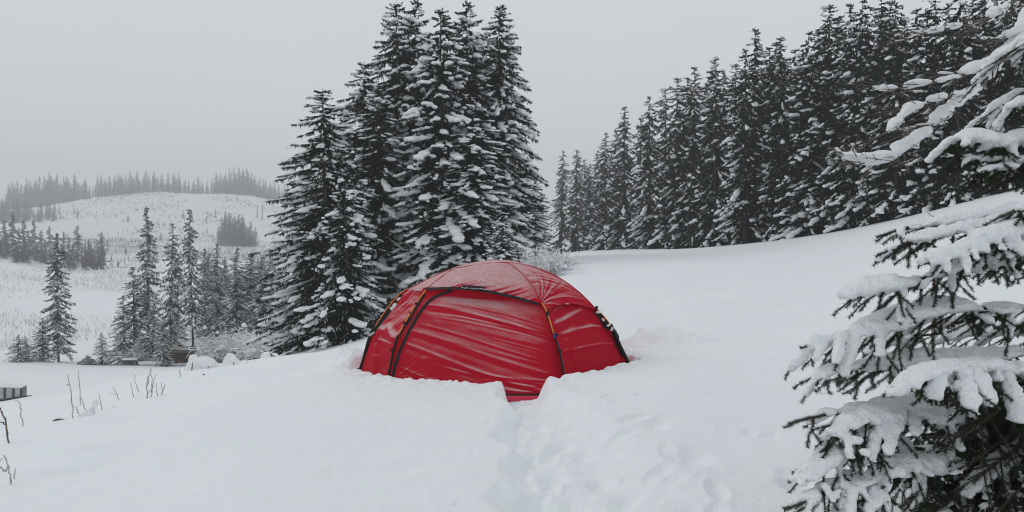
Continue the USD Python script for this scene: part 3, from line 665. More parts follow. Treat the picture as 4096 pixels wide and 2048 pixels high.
    part('roof_panel', coons(P1m, np.repeat(X3[None], 3, 0) + [[0, 0, 0], [1e-4, 0, 0], [2e-4, 0, 0]], X13, X23, 40, 30), 'red_fabric')
    lo1 = np.vstack([P1l[:-1], P1a]); hi1 = np.vstack([P1b, P1r[1:]])
    part('rear_panel', coons(np.array([Fb, (Fb + P1l[0]) / 2 + [-.15, .1, 0], P1l[0]]), X13[::-1], P3b[::-1], lo1, 50, 60), 'red_fabric')
    part('rear_panel', coons(np.array([hi1[-1], (hi1[-1] + Eb) / 2 + [.1, .1, 0], Eb]), X23, hi1[::-1], P2b[::-1], 50, 60), 'red_fabric')
    part('rear_panel', coons(np.array([Eb, (Eb + Fb) / 2 + [0, .25, 0], Fb]), np.repeat(X3[None], 3, 0) + [[0, 0, 0], [1e-4, 0, 0], [2e-4, 0, 0]], P2b[::-1], P3b[::-1], 40, 40), 'red_fabric')
    # ---- walls, set in behind the poles
    top_f = PX((1692, 1151, 8.14), (1800, 1140, 7.99), (1951, 1152, 7.84), (2070, 1176, 7.78), (2172, 1208, 7.77))
    left_f = PX((1556, 1537, 7.97), (1582, 1420, 8.01), (1615, 1322, 8.05), (1655, 1230, 8.10), (1692, 1151, 8.14))
    right_f = PX((2264, 1564, 7.36), (2248, 1500, 7.42), (2224, 1400, 7.51), (2200, 1300, 7.64), (2172, 1208, 7.77))
    bot_f = PX((1556, 1537, 7.97), (1700, 1562, 7.56), (1870, 1578, 7.31), (2011, 1583, 7.19), (2155, 1580, 7.19), (2264, 1564, 7.36))
    front = coons(bot_f, top_f, left_f, right_f, 230, 170, w_front)
    part('door_wall', front, 'red_fabric')
    lw = coons(PX((1440, 1499, 8.72), (1490, 1520, 8.34), (1543, 1537, 7.97)), PX((1622, 1157, 8.52), (1660, 1156, 8.33), (1700, 1150, 8.16)),
               PX((1440, 1499, 8.72), (1462, 1425, 8.68), (1482, 1370, 8.65), (1506, 1322, 8.62), (1545, 1272, 8.59), (1586, 1213, 8.55), (1622, 1157, 8.52)),
               PX((1543, 1537, 7.97), (1552, 1505, 7.99), (1590, 1348, 8.04), (1622, 1286, 8.07), (1662, 1218, 8.11), (1700, 1150, 8.16)), 70, 120, w_left)
    part('side_wall', lw, 'red_fabric')
    rw = coons(PX((2270, 1562, 7.36), (2400, 1532, 7.82), (2520, 1505, 8.37)), PX((2172, 1204, 7.80), (2215, 1204, 7.92), (2275, 1198, 8.07), (2330, 1202, 8.20), (2384, 1234, 8.32)),
               PX((2270, 1562, 7.36), (2259, 1512, 7.40), (2237, 1398, 7.48), (2217, 1338, 7.56), (2190, 1250, 7.70), (2172, 1204, 7.80)),
               PX((2520, 1505, 8.37), (2502, 1460, 8.36), (2482, 1413, 8.36), (2455, 1358, 8.35), (2416, 1306, 8.33), (2400, 1266, 8.33), (2384, 1234, 8.32)), 110, 120, w_right)
    part('side_wall', rw, 'red_fabric')
    # ---- poles: orange where bare, black in the sleeves near the ground
    def cut(c, a, b, n=14): return spline(c, 60)[int(a * 59):int(b * 59) + 1]
    for c, a, r in ((P1l, .50, .006), (P2l, .50, .0068), (P3l, .62, .0068), (P1r, .0, .005)):
        seg = cut(c, a, 1.0) if c is not P1r else cut(c, 0, .30)
        part('pole', tube(seg, r, 8), 'orange_pole')
    for c, rng_, r in ((P1l, (0, .50), .019), (P2l, (0, .48), .013), (P3l, (0, .62), .011), (P1r, (.28, 1), .020)):
        part('pole_sleeve', tube(cut(c, *rng_), r, 8), 'black_webbing')
    for c in (P1a, P1b, P2a, P3a, P1m):                  # seams over the poles on the roof
        q = spline(c, 30); q[:, 2] += .002
        part('pole_seam', tube(q, .006, 6), 'red_fabric')
    part('foot_strap', cat([box(P(1432, 1486, 8.72), (.05, .05, .07)), box(P(1437, 1492, 8.69), (.07, .04, .03))]), 'black_webbing', smooth=False)
    # webbing between pole and wall
    part('webbing', ribbon(PX((1604, 1176, 8.53), (1574, 1220, 8.57), (1540, 1266, 8.60), (1508, 1310, 8.62), (1488, 1342, 8.64)), .045, jag=.35, seed=1), 'black_webbing', smooth=False)
    part('webbing', ribbon(PX((1706, 1168, 8.10), (1676, 1212, 8.06), (1640, 1276, 8.02), (1612, 1320, 8.0), (1598, 1345, 7.99)), .026, jag=.6, seed=2, count=26), 'black_webbing', smooth=False)
    part('webbing', ribbon(PX((2184, 1250, 7.64), (2203, 1300, 7.56), (2219, 1345, 7.51)), .022, jag=.5, seed=3), 'black_webbing', smooth=False)
    part('webbing', ribbon(PX((2382, 1244, 8.27), (2404, 1272, 8.30), (2424, 1302, 8.32), (2446, 1318, 8.33), (2470, 1372, 8.34), (2492, 1424, 8.35)), .058, jag=.3, seed=4), 'black_webbing', smooth=False)
    for u, v, d, s_ in ((1596, 1184, 8.53, .022), (1530, 1258, 8.60, .016), (1664, 1214, 8.03, .024), (1617, 1292, 7.99, .026), (1640, 1250, 8.01, .016), (2192, 1252, 7.6, .036), (2226, 1340, 7.47, .03), (2386, 1230, 8.25, .03), (2424, 1286, 8.28, .025), (1567, 1400, 7.93, .026), (2240, 1402, 7.41, .024), (2462, 1378, 8.3, .022)):
        c = P(u, v, d); part('clip', box(c, (s_, .02, s_ * 1.1), ry=.5), 'black_webbing', smooth=False)
    part('clip', box(P(2219, 1345, 7.45), (.022, .02, .03), ry=-.3), 'blue_clip', smooth=False, label='small blue clip at the lower end of the orange pole')
    part('tab', box(P(1487, 1336, 8.60), (.075, .008, .022), ry=-.6), 'grey_tab', smooth=False)
    part('tab', box(P(2448, 1316, 8.27), (.03, .008, .045), ry=.45), 'grey_tab', smooth=False)
    part('tab', box(P(2268, 1215, 7.93), (.035, .006, .012)), 'grey_tab', smooth=False)
    # zip of the door, laid on the wall
    from scipy.interpolate import griddata
    fv = front[0]; pu = 2048 + F * fv[:, 0] / fv[:, 1]; pv = HORIZON - (fv[:, 2] - EYE) / fv[:, 1] * F
    def on_wall(pts, lift=.010):
        pts = np.asarray(pts, float); d = griddata((pu, pv), fv[:, 1], pts, method='nearest')
        return np.array([P(u, v, dd - lift) for (u, v), dd in zip(pts, d)])
    zip_px = spline([(1806, 1162), (1758, 1179), (1723, 1199), (1690, 1236), (1668, 1268), (1638, 1323), (1609, 1383), (1586, 1447), (1570, 1512)], 40)
    part('door_zip', ribbon(on_wall(zip_px, .014), np.linspace(.026, .036, 40), .008, count=40), 'black_webbing', smooth=False)
    low_px = spline([(1985, 1577), (2083, 1579), (2175, 1577)], 14)
    part('door_zip', ribbon(on_wall(low_px, .016), .018, .008, count=14), 'black_webbing', smooth=False)
    part('hem_flap', coons(PX((1985, 1604, 7.15), (2083, 1604, 7.14), (2175, 1604, 7.15)), on_wall([(1985, 1582), (2083, 1583), (2175, 1582)], .012), PX((1985, 1604, 7.15), (1985, 1596, 7.16), (1985, 1582, 7.19)), PX((2175, 1604, 7.15), (2175, 1596, 7.16), (2175, 1582, 7.19)), 20, 6), 'pink_hem')
    # black band along the front hem of the roof, with the maker's patch
    hb = PX((1700, 1155, 8.09), (1778, 1153, 7.93), (1877, 1156, 7.80), (1951, 1166, 7.73), (2051, 1187, 7.68), (2110, 1203, 7.68), (2153, 1217, 7.69))
    part('roof_hem_band', ribbon(hb, .026, .006, count=50), 'black_webbing', smooth=False)
    a, b = PX((1846, 1148, 7.82), (1941, 1158, 7.735)); a2, b2 = PX((1850, 1144, 7.83), (1938, 1150, 7.75))
    q0, q1, q2, q3 = P(1845, 1154, 7.80), P(1938, 1161, 7.735), P(1943, 1150, 7.76), P(1850, 1143, 7.83)
    lift = V(0, -.012, .006)
    pt = part('maker_patch', ((np.array([q0, q1, q2, q3]) + lift), np.array([[0, 1, 2], [0, 2, 3]])), 'patch_red', smooth=False)
    for x, y in ((q3, q2), (q0, q3), (q2, q1)):
        part('patch_border', ribbon(np.array([x, y]) + lift * 1.3, .007, .003, count=6), 'black_webbing', pt, smooth=False)
    tx = meshkit.text_mesh('HILLEBERG', 1.0, .05, bold=True); tv, tf = tm(tx)
    tv[:, 0] += .25 * tv[:, 1]; wx = tv[:, 0].max()
    sv = .06 + .88 * tv[:, 0] / wx; th = .15 + .62 * tv[:, 1]
    pos = q0 + (q1 - q0) * sv[:, None] + (q3 - q0) * th[:, None] + lift * (1.15 + tv[:, 2:3] * 6)
    part('lettering', (pos, tf), 'black_webbing', pt, smooth=False)
    # dry snow caught on hem and poles
    def lump(u, v, d, r, n=3, seed=0, **kw):
        g = np.random.RandomState(seed); c = P(u, v, d) + g.normal(0, r * .5, (n, 3))
        part('snow_lump', blobs(c, g.uniform(.7, 1.1, n) * r, r * .22, .85, r * .15, r, seed), 'snow', **kw)
    lump(1573, 1222, 8.56, .030, 4, 1); lump(1594, 1190, 8.55, .022, 3, 2); lump(2395, 1248, 8.26, .02, 3, 3); lump(2412, 1276, 8.29, .018, 3, 4); lump(2433, 1304, 8.31, .016, 3, 6)
    w = [P(1850 + 88 * x, 1154 + 6 * x + g, 7.80 - .07 * x) + lift for x, g in zip(np.linspace(0, 1, 12), np.random.RandomState(5).uniform(-3, 2, 12))]
    part('snow_lump', blobs(w, np.random.RandomState(6).uniform(.004, .009, 12), .003, .8), 'snow')
plain('patch_red', (.16, .02, .045), .6, .3)
build_tent()
#MORE

# ------------------------------------------------------------------ the near spruce on the right
def unit(v): return v / (np.linalg.norm(v, axis=-1, keepdims=True) + 1e-12)
def needle_blades(segs, rng, per_m=1700, ln=.018, wd=.0025):
    """Needles all round the twigs. segs: list of polylines."""
    p, o = [], []
    for q in segs:
        L = np.linalg.norm(np.diff(q, axis=0), axis=1); m = max(4, int(L.sum() * per_m))
        c = np.concatenate([[0], np.cumsum(L)]); x = rng.uniform(0, c[-1], m)
        k = np.clip(np.searchsorted(c, x) - 1, 0, len(L) - 1); f = (x - c[k]) / (L[k] + 1e-9)
        p.append(q[k] + (q[k + 1] - q[k]) * f[:, None]); o.append(unit(q[k + 1] - q[k]))
    p, o = np.vstack(p), np.vstack(o); n = len(p)
    rad = unit(np.cross(o, rng.normal(size=(n, 3))))
    d = unit(o * rng.uniform(.35, .8, n)[:, None] + rad)
    s = unit(np.cross(d, rng.normal(size=(n, 3)))) * wd / 2
    v = np.stack([p + s, p - s, p + d * (ln * rng.uniform(.75, 1.15, n))[:, None]], 1).reshape(-1, 3)
    return v, np.arange(3 * n).reshape(-1, 3)
def make_bough(T, loc, pts, rng, name='bough', twigs=14, tl=.17, snow=(.12, .75), sr=.05, twig_snow=.30, r0=.0035, r1=.013, needles_to=.75, per_m=1700, droop=.52, cell=.0115, bark='bark', flat=.62, second=True):
    ax = spline(PX(*pts) if len(pts[0]) == 3 and abs(pts[0][0]) > 20 else np.array(pts), 48)      # tip first
    n = len(ax)
    out = unit(np.gradient(ax, axis=0)) * -1                                                       # towards the tip
    segs, wood = [], [tube(ax, np.linspace(r0, r1, n), 6)]
    k1 = int(n * needles_to)
    segs.append(ax[:k1 + 1][::-1])
    tw = []
    for j in range(twigs):
        f = .05 + .80 * (j + rng.rand() * .8) / twigs
        i = int(f * (n - 1)); o = out[i]; pr = unit(np.cross(o, V(0, 0, 1)))
        a = rng.uniform(.55, .95); sd = (-1) ** j
        d = unit(o * math.cos(a) + pr * sd * math.sin(a) + V(0, 0, -droop * rng.uniform(.3, 1.3)))
        l = tl * rng.uniform(.6, 1.3) * np.interp(f, [0, .12, .5, 1], [.45, .8, 1.1, .9])
        m = 7; x = np.linspace(0, 1, m)[:, None]
        q = ax[i] + d * l * x + V(0, 0, -.17 * l) * x ** 2 + np.cumsum(rng.normal(0, .006, (m, 3)), 0) * x
        tw.append(q); segs.append(q); wood.append(tube(q, np.linspace(.003, .0018, m), 4, False))
        if second and l > tl * .8:
            for sg in (-1, 1):
                if rng.rand() < .75:
                    b = q[2 + rng.randint(2)]; dd = unit(d * .75 + np.cross(d, V(0, 0, 1)) * sg * .7 + V(0, 0, -.3))
                    q2 = b + dd * l * rng.uniform(.35, .6) * np.linspace(0, 1, 5)[:, None]
                    segs.append(q2); wood.append(tube(q2, .002, 4, False))
                    if rng.rand() < twig_snow * .7: tw.append(q2)
    B = obj(name, (cat(wood)[0] - loc, cat(wood)[1]), bark, T, True)
    if needles_to > 0:
        nb = needle_blades(segs, rng, per_m)
        obj('needles', (nb[0] - loc, nb[1]), 'near_needles', B)
    C, R = [], []
    if snow:
        L = np.linalg.norm(np.diff(ax, axis=0), axis=1).sum()
        m = int((snow[1] - snow[0]) * L / (sr * .55)); fs = np.linspace(snow[0], snow[1], max(m, 2))
        ii = fs * (n - 1); i0 = np.clip(ii.astype(int), 0, n - 2); base = ax[i0] + (ax[i0 + 1] - ax[i0]) * (ii - i0)[:, None]
        g = meshkit.noise(np.stack([fs * L * 5.5, 0 * fs, 0 * fs + rng.rand() * 50], -1))
        rr = sr * (.42 + .80 * g) * np.interp(fs, [snow[0], snow[0] + .05, 1], [.75, 1.05, 1.0])
        pr = unit(np.cross(out[i0], V(0, 0, 1)))
        ok = (g > .24) | (rng.rand(len(g)) < .35)
        base, rr, pr = base[ok], rr[ok], pr[ok]
        for sg in (-.75, .0, .75):
            c = base + pr * (sg * sr) + rng.normal(0, sr * .16, base.shape); c[:, 2] += rr * .42 - abs(sg) * sr * .4
            C.append(c); R.append(rr * (1 if sg == 0 else .85))
        for q in tw:
            if rng.rand() > twig_snow: continue
            a, b = (0, rng.uniform(.55, 1.0)); l = np.linalg.norm(q[-1] - q[0])
            m = max(2, int((b - a) * l / (sr * .38))); x = np.linspace(a, b, m)
            c = q[0] + (q[-1] - q[0]) * x[:, None]; r_ = sr * rng.uniform(.34, .62) * np.interp(x, [0, .7, 1], [1.1, 1, .75]) * rng.uniform(.85, 1.15, m)
            c[:, 2] += r_ * .55; C.append(c); R.append(r_)
    elif twig_snow > 0:
        for q in tw:
            if rng.rand() > twig_snow: continue
            m = rng.randint(6, 11); a_ = rng.uniform(0, .5); x = np.linspace(a_, a_ + rng.uniform(.25, .5), m); c = q[0] + (q[-1] - q[0]) * x[:, None] + rng.normal(0, .006, (m, 3)); r_ = sr * rng.uniform(.26, .44, m)
            c[:, 2] += r_ * .5; C.append(c); R.append(r_)
    if C:
        sv, sf = blobs(np.vstack(C), np.concatenate(R), cell, flat=flat, rough=.014, rscale=.038, seed=rng.randint(1000))
        obj('snow', (sv - loc, sf), 'snow', B, True)
    return B

def near_spruce():
    x0, y0 = 3.02, 3.80
    loc = V(x0, y0, gz(x0, y0))
    T = thing('young_spruce', loc, label='snow-laden young spruce close by at the right edge, needles showing under thick snow', cat='tree')
    rng = np.random.RandomState(77)
    h = 4.6
    obj('trunk', (tube(np.array([[.015 * math.sin(i), .01 * i - .04, z] for i, z in enumerate(np.linspace(-.3, h, 9))]), np.linspace(.075, .012, 9), 10)), 'bark', T, True)
    B = lambda *pts, **k: make_bough(T, loc, pts, rng, **k)
    B((3504, 1026, 3.35), (3640, 968, 3.38), (3800, 922, 3.42), (3950, 893, 3.5), (4150, 860, 3.6), (4480, 800, 3.76), snow=(.13, .85), sr=0.0326, twigs=25, tl=0.168, twig_snow=.3)
    B((3507, 950, 3.5), (3660, 905, 3.52), (3800, 882, 3.55), (4000, 850, 3.6), (4300, 820, 3.7), snow=(.16, .7), sr=0.0274, twigs=16, tl=0.130)
    B((3721, 1040, 3.2), (3850, 985, 3.25), (4000, 935, 3.3), (4150, 900, 3.4), (4500, 850, 3.72), snow=(.0, .8), sr=0.0443, twigs=35, tl=0.220)
    B((4004, 868, 3.3), (4096, 828, 3.35), (4400, 780, 3.7), snow=(.1, .5), sr=0.0143, twigs=12, tl=0.156)
    B((3384, 1178, 3.3), (3560, 1142, 3.33), (3700, 1110, 3.38), (3850, 1055, 3.43), (4050, 1010, 3.5), (4480, 960, 3.74), snow=(.0, .85), sr=0.0378, twigs=40, tl=0.220)
    B((3202, 1393, 3.3), (3390, 1338, 3.33), (3560, 1287, 3.37), (3780, 1230, 3.42), (3950, 1233, 3.5), (4150, 1230, 3.6), (4500, 1180, 3.75), snow=(.15, .85), sr=0.0443, twigs=43, tl=0.233)
    B((3262, 1565, 3.2), (3300, 1492, 3.25), (3452, 1462, 3.3), (3615, 1440, 3.36), (3830, 1425, 3.45), (4100, 1410, 3.55), (4500, 1380, 3.75), snow=(.0, .62), sr=0.0391, twigs=40, tl=0.220)
    B((3583, 1565, 3.0), (3690, 1495, 3.05), (3780, 1467, 3.1), (3860, 1457, 3.15), (3960, 1464, 3.2), (4096, 1490, 3.3), (4450, 1500, 3.7), snow=(.0, .8), sr=0.0339, twigs=23, tl=0.156)
    for p in (((3882, 1630, 2.95), (3868, 1540, 3.02), (3850, 1467, 3.12)), ((3947, 1614, 2.98), (3925, 1530, 3.05), (3890, 1464, 3.15)), ((4077, 1680, 3.0), (4050, 1570, 3.1), (4010, 1477, 3.22)), ((3740, 1592, 3.0), (3745, 1530, 3.03), (3765, 1477, 3.08)),
              ((3474, 1870, 3.0), (3490, 1790, 3.08), (3520, 1700, 3.18)), ((3370, 2070, 2.95), (3400, 1990, 3.0), (3440, 1920, 3.08)), ((3460, 2060, 2.98), (3500, 1985, 3.03), (3540, 1910, 3.1))):
        B(*p, snow=(.0, .95), sr=0.0215, twigs=12, tl=0.091, r1=.006, needles_to=1, twig_snow=.3, flat=.8)
    B((3153, 1696, 3.15), (3311, 1658, 3.2), (3450, 1637, 3.25), (3659, 1614, 3.35), (3900, 1600, 3.5), (4450, 1560, 3.75), snow=(.13, .42), sr=0.0378, twigs=27, tl=0.194)
    B((3290, 1830, 3.05), (3340, 1755, 3.1), (3400, 1685, 3.15), (3534, 1655, 3.22), (3680, 1662, 3.3), (3950, 1680, 3.5), (4450, 1650, 3.75), snow=(.0, .42), sr=0.0495, twigs=35, tl=0.246)
    B((3202, 1924, 3.05), (3306, 1842, 3.1), (3420, 1790, 3.2), (3600, 1782, 3.35), (4400, 1760, 3.75), snow=(.0, .36), sr=0.0358, twigs=35, tl=0.233)
    B((3137, 2038, 3.0), (3344, 1951, 3.05), (3480, 1892, 3.12), (3640, 1862, 3.2), (3900, 1880, 3.4), (4450, 1880, 3.75), snow=(.14, .46), sr=0.0469, twigs=40, tl=0.246)
    # above, near the top of the frame's right edge
    B((3775, 580, 3.9), (3850, 560, 3.9), (3960, 572, 3.92), (4080, 545, 3.95), (4430, 500, 3.95), snow=(.0, .7), sr=0.0508, twigs=23, tl=0.194)
    B((3780, 620, 3.9), (3900, 632, 3.9), (4050, 640, 3.92), (4430, 640, 3.95), snow=(.0, .6), sr=0.0234, twigs=23, tl=0.194)
    B((3900, 690, 3.8), (3960, 676, 3.82), (4096, 666, 3.85), (4430, 640, 3.9), snow=(.0, .3), sr=0.0222, twigs=18, tl=0.194)
    B((4030, 430, 3.9), (4110, 400, 3.9), (4430, 330, 3.9), snow=(.0, .6), sr=0.0326, twigs=16, tl=0.156)
    # the shaded boughs inside and below
    for i in range(40):
        v, u = rng.uniform(1560, 2250), rng.uniform(3560, 4200); d = rng.uniform(3.05, 4.5)
        if u < 3700 and v < 1750: u += 200
        e = P(u, v, d); z = e[2] + rng.uniform(-.05, .25); b = V(x0 - .03, y0, max(z, .2)); mid = (e + b) / 2 + V(0, 0, .08)
        make_bough(T, loc, [tuple(e), tuple(mid), tuple(b)], rng, twigs=32, tl=0.311, snow=(.05, .5) if rng.rand() < .2 else None, sr=.034, twig_snow=.28, per_m=1000, needles_to=1)
    for i in range(16):
        u, v, d = rng.uniform(3700, 4300), rng.uniform(1680, 2150), rng.uniform(2.85, 3.3); e = P(u, v, d); b = V(x0 - .03, y0, max(e[2] + .1, .2))
        make_bough(T, loc, [tuple(e), tuple((e + b) / 2 + V(0, 0, .06)), tuple(b)], rng, twigs=22, tl=.24, snow=None, sr=.032, twig_snow=.2, per_m=1200, needles_to=1)
    for i in range(12):                                   # and on the far sides, which the tree has as well
        a = rng.uniform(-.9, 2.6); z = rng.uniform(.5, 3.6); l = 1.5 * (1 - z / 4.8)
        e = loc + V(math.cos(a) * l, math.sin(a) * l, z - .15); b = loc + V(0, 0, z)
        make_bough(T, loc, [tuple(e), tuple((e + b) / 2 + V(0, 0, .06)), tuple(b)], rng, twigs=22, tl=0.259, snow=(.1, .8), sr=.05, per_m=500, cell=.02)
near_spruce()

def overhanging_tree():
    x0, y0 = 5.75, 6.6
    loc = V(x0, y0, gz(x0, y0))
    T = thing('tree', loc, label='tree beyond the right edge reaching in with long snowy bare-tipped branches', cat='tree')
    rng = np.random.RandomState(5)
    obj('trunk', tube(np.array([[.03 * math.sin(i * 1.3), .02 * math.cos(i), z] for i, z in enumerate(np.linspace(-.4, 9, 10))]), np.linspace(.17, .03, 10), 12), 'bark', T, True)
    def branch(pts, r0, r1, runs, sr, ntw, tl, name='branch'):
        ax = spline(PX(*pts), 90); n = len(ax); wood = [tube(ax, np.linspace(r0, r1, n), 7)]
        out = -unit(np.gradient(ax, axis=0)); tws = []
        for j in range(ntw):
            i = int(rng.uniform(.0, .72) * n); o = out[i]; pr = unit(np.cross(o, V(0, 0, 1)))
            d = unit(o + pr * rng.choice([-1, 1]) * rng.uniform(.2, .9) + V(0, 0, rng.uniform(-.25, .35)))
            l = tl * rng.uniform(.4, 1.2); x = np.linspace(0, 1, 7)[:, None]
            q = ax[i] + d * l * x + V(0, 0, rng.uniform(-.12, .15) * l) * x ** 2; tws.append(q); wood.append(tube(q, np.linspace(.0045, .002, 7), 4, False))
            for _ in range(2):
                b = q[rng.randint(2, 5)]; dd = unit(d + rng.normal(0, .45, 3)); wood.append(tube(b + dd * l * rng.uniform(.25, .5) * np.linspace(0, 1, 4)[:, None], .0022, 4, False))
        w = cat(wood); B = obj(name, (w[0] - loc, w[1]), 'twig_bark', T, True)
        C, R = [], []
        for a, b, k in runs:
            m = max(3, int((b - a) * np.linalg.norm(np.diff(ax, axis=0), axis=1).sum() / (sr * k * .5))); fs = np.linspace(a, b, m)
            c = ax[(fs * (n - 1)).astype(int)].copy(); r = sr * k * (.6 + .6 * meshkit.noise(np.stack([fs * 40, 0 * fs, 0 * fs], -1), 3)) * np.interp(fs, [a, a + .2 * (b - a), b - .15 * (b - a), b], [.55, 1, 1, .6])
            pr = unit(np.cross(out[(fs * (n - 1)).astype(int)], V(0, 0, 1)))
            for sg in (-.5, .5):
                cc = c + pr * sg * r[:, None]; cc[:, 2] += r * .5; C.append(cc + rng.normal(0, sr * .12, c.shape)); R.append(r)
        for q in tws:
            if rng.rand() < .4:
                m = rng.randint(3, 7); a = rng.uniform(0, .4); x = np.linspace(a, a + rng.uniform(.2, .5), m); c = q[0] + (q[-1] - q[0]) * x[:, None]; r = sr * rng.uniform(.3, .5, m); c[:, 2] += r * .5; C.append(c); R.append(r)
        sv, sf = blobs(np.vstack(C), np.concatenate(R), .018, flat=.6, rough=.008, rscale=.06, seed=rng.randint(99))
        obj('snow', (sv - loc, sf), 'snow', B, True)
    branch([(3490, 352, 5.7), (3600, 352, 5.75), (3700, 336, 5.8), (3790, 318, 5.85), (3850, 301, 5.9), (3930, 262, 6.0), (4040, 195, 6.1), (4115, 80, 6.25), (4300, -110, 6.45), (4690, -330, 6.6)], .003, .035, [(.01, .06, .7), (.09, .14, .8), (.16, .22, .7), (.24, .33, 1.1), (.34, .62, 1.25)], .042, 34, .45)
    branch([(3390, 625, 5.4), (3450, 648, 5.45), (3530, 645, 5.5), (3620, 590, 5.6), (3710, 520, 5.7), (3790, 440, 5.8), (3870, 382, 5.9), (3950, 310, 6.0), (4050, 185, 6.1)], .003, .016, [(.0, .22, 1.25), (.24, .42, 1.15), (.45, .56, 1.0), (.58, .74, 1.0), (.8, .9, .8)], .045, 34, .42)
    branch([(3545, 532, 5.5), (3590, 490, 5.55), (3640, 440, 5.6), (3700, 418, 5.65), (3780, 388, 5.75), (3880, 370, 5.85), (3950, 310, 5.97)], .003, .010, [(.02, .14, 1), (.16, .32, 1.2), (.42, .55, 1.0), (.62, .8, .8)], .034, 16, .35)
    branch([(4010, 152, 6.1), (4060, 136, 6.15), (4125, 110, 6.22)], .003, .012, [(.05, .9, .8)], .05, 5, .25)
    branch([(3690, 135, 5.9), (3760, 120, 5.95), (3900, 90, 6.05), (4150, -60, 6.3), (4400, -200, 6.5), (4690, -260, 6.6)], .003, .025, [(.02, .07, .8), (.1, .14, .6), (.25, .32, .8)], .045, 16, .45)
overhanging_tree()

# ------------------------------------------------------------------ frosted bushes
def bush_class(name, seed, stems=55, h=1.6, r=1.3):
    rng = np.random.RandomState(seed); wood, frost = [], []
    for i in range(stems):
        a, lean = rng.uniform(0, 6.28), rng.uniform(.1, 1.0); l = h * rng.uniform(.7, 1.25)
        x = np.linspace(0, 1, 9)[:, None]; d = V(math.cos(a) * lean, math.sin(a) * lean, 1.25); d /= np.linalg.norm(d)
        q = d * l * x + V(math.cos(a), math.sin(a), -.9) * l * .45 * lean * x ** 2.5 + np.cumsum(rng.normal(0, .012, (9, 3)), 0)
        wood.append(tube(q, np.linspace(.014, .004, 9), 4, False))
        for j in range(16):
            b = q[rng.randint(2, 9)]; dd = unit(rng.normal(0, 1, 3) + d * .7 + V(0, 0, -.1)); m = rng.uniform(.15, .5)
            e = b + dd * m * np.linspace(0, 1, 4)[:, None] + V(0, 0, -.25) * m * np.linspace(0, 1, 4)[:, None] ** 2
            wood.append(tube(e, .004, 3, False)); fe = e + V(0, 0, .012); frost.append(tube(fe, .013 * rng.uniform(.5, 1.5), 5, False))
        frost.append(tube(q + V(0, 0, .02), np.linspace(.022, .014, 9), 5, False))
    C = rng.normal(0, 1, (26, 3)) * V(r * .42, r * .42, h * .2) + V(0, 0, h * .5)
    stage.CreateClassPrim(f'/World/{name}')
    usdkit.mesh(stage, f'/World/{name}/stems', cat(wood), '/World/Looks/twig_bark', True)
    usdkit.mesh(stage, f'/World/{name}/snow', cat(frost + [blobs(C, rng.uniform(.05, .12, 26), .035, .8, .02, .07, seed)]), '/World/Looks/snow', True)
    return name, h, r
BUSH = bush_class('frosted_shrub', 61)
for u, v, d, sc, lab in ((2190, 1085, 30, .8, 'rounded bush white with frost, behind the tent at the end of the forest edge'), (2240, 1075, 33, .62, 'smaller frosted bush at the rim of the open slope, right of the rounded one'), (2130, 1075, 31, .62, 'low frosted twigs just above the tent roof, left of the rounded bush')):
    x, y, z = on_ground(u, d); place('bush', BUSH, x, y, z - .15, 1.6 * sc, 1.3 * sc, u, label=lab, cat='bush')
for u, d, sc, lab in ((880, 86, 2.2, 'frosted leafless bush under the meadow trees right of the hut'), (1000, 84, 2.4, 'frosted leafless bush at the right end of the meadow group'), (945, 88, 2.0, 'frosted leafless bush between two humps, below the meadow group'), (1060, 80, 1.9, 'frosted leafless bush beside the dark clump'), (560, 88, 1.9, 'frosted leafless bush behind the plank stack'), (690, 100, 2.6, 'tall frosted bush behind the hut')):
    x, y, z = on_ground(u, d); place('bush', BUSH, x, y, z - .2, 1.6 * sc, 1.3 * sc, u, label=lab, cat='bush')

# ------------------------------------------------------------------ hut and timber on the meadow
plain('hut_wood', (.055, .034, .030), .85, .2, noise=4, amount=.4)
plain('hut_red', (.17, .060, .046), .85, .2, noise=5, amount=.35)
plain('old_wood', (.10, .085, .075), .85, .2, noise=6, amount=.4)
plain('grey_wood', (.50, .52, .53), .85, .2, noise=8, amount=.25)
plain('haystack', (.20, .20, .195), .95, .1, noise=3, amount=.5)
def hut():
    d = 84.5; x, y, z = on_ground(708, d); z = P(708, 1449, d)[2]
    T = thing('hut', (x, y, z), 24, label='low dark brown hut with reddish gable under the meadow spruces', cat='hut')
    w, l, h = 1.5, 3.2, 1.25
    for i in range(9):
        bx = -l / 2 + l * (i + .5) / 9
        obj('board', box((bx, -w / 2 + (i % 2) * .012, h / 2), (l / 9 - .02, .05, h)), 'hut_wood', T)
    obj('wall', box((0, .02, h / 2), (l - .08, w - .08, h - .02)), 'hut_wood', T)
    for i in range(5):
        by = -w / 2 + w * (i + .5) / 5; hh = h + .42 * (1 - abs(by) / (w / 2))
        obj('gable_board', box((l / 2 + (i % 2) * .012, by, hh / 2), (.05, w / 5 - .02, hh)), 'hut_red' if i < 4 else 'hut_wood', T)
    for sg in (-1, 1):
        m = trimesh.creation.box((l + .5, w / 2 + .35, .06)); m.apply_transform(trimesh.transformations.rotation_matrix(sg * -.52, [1, 0, 0])); m.apply_translation((.05, sg * (w / 4 + .10), h + .19))
        obj('roof', tm(m), 'old_wood', T)
    C = [(a, b, h + .44 - abs(b) * .56) for a in np.linspace(-l / 2 - .2, l / 2 + .2, 13) for b in (-.15, .15, .5, .8) if rnd.random() < .8]
    obj('roof_snow', blobs(C, np.full(len(C), .17), .09, .4, .03, .3, 3), 'snow', T, True)
    obj('door', box((l / 2 + .04, -.1, .5), (.03, .5, 1.0)), 'hut_red', T)
    obj('post', box((l / 2 + .55, -.4, .45), (.16, .16, 1.0)), 'grey_wood', T, label='pale post at the hut corner')
hut()
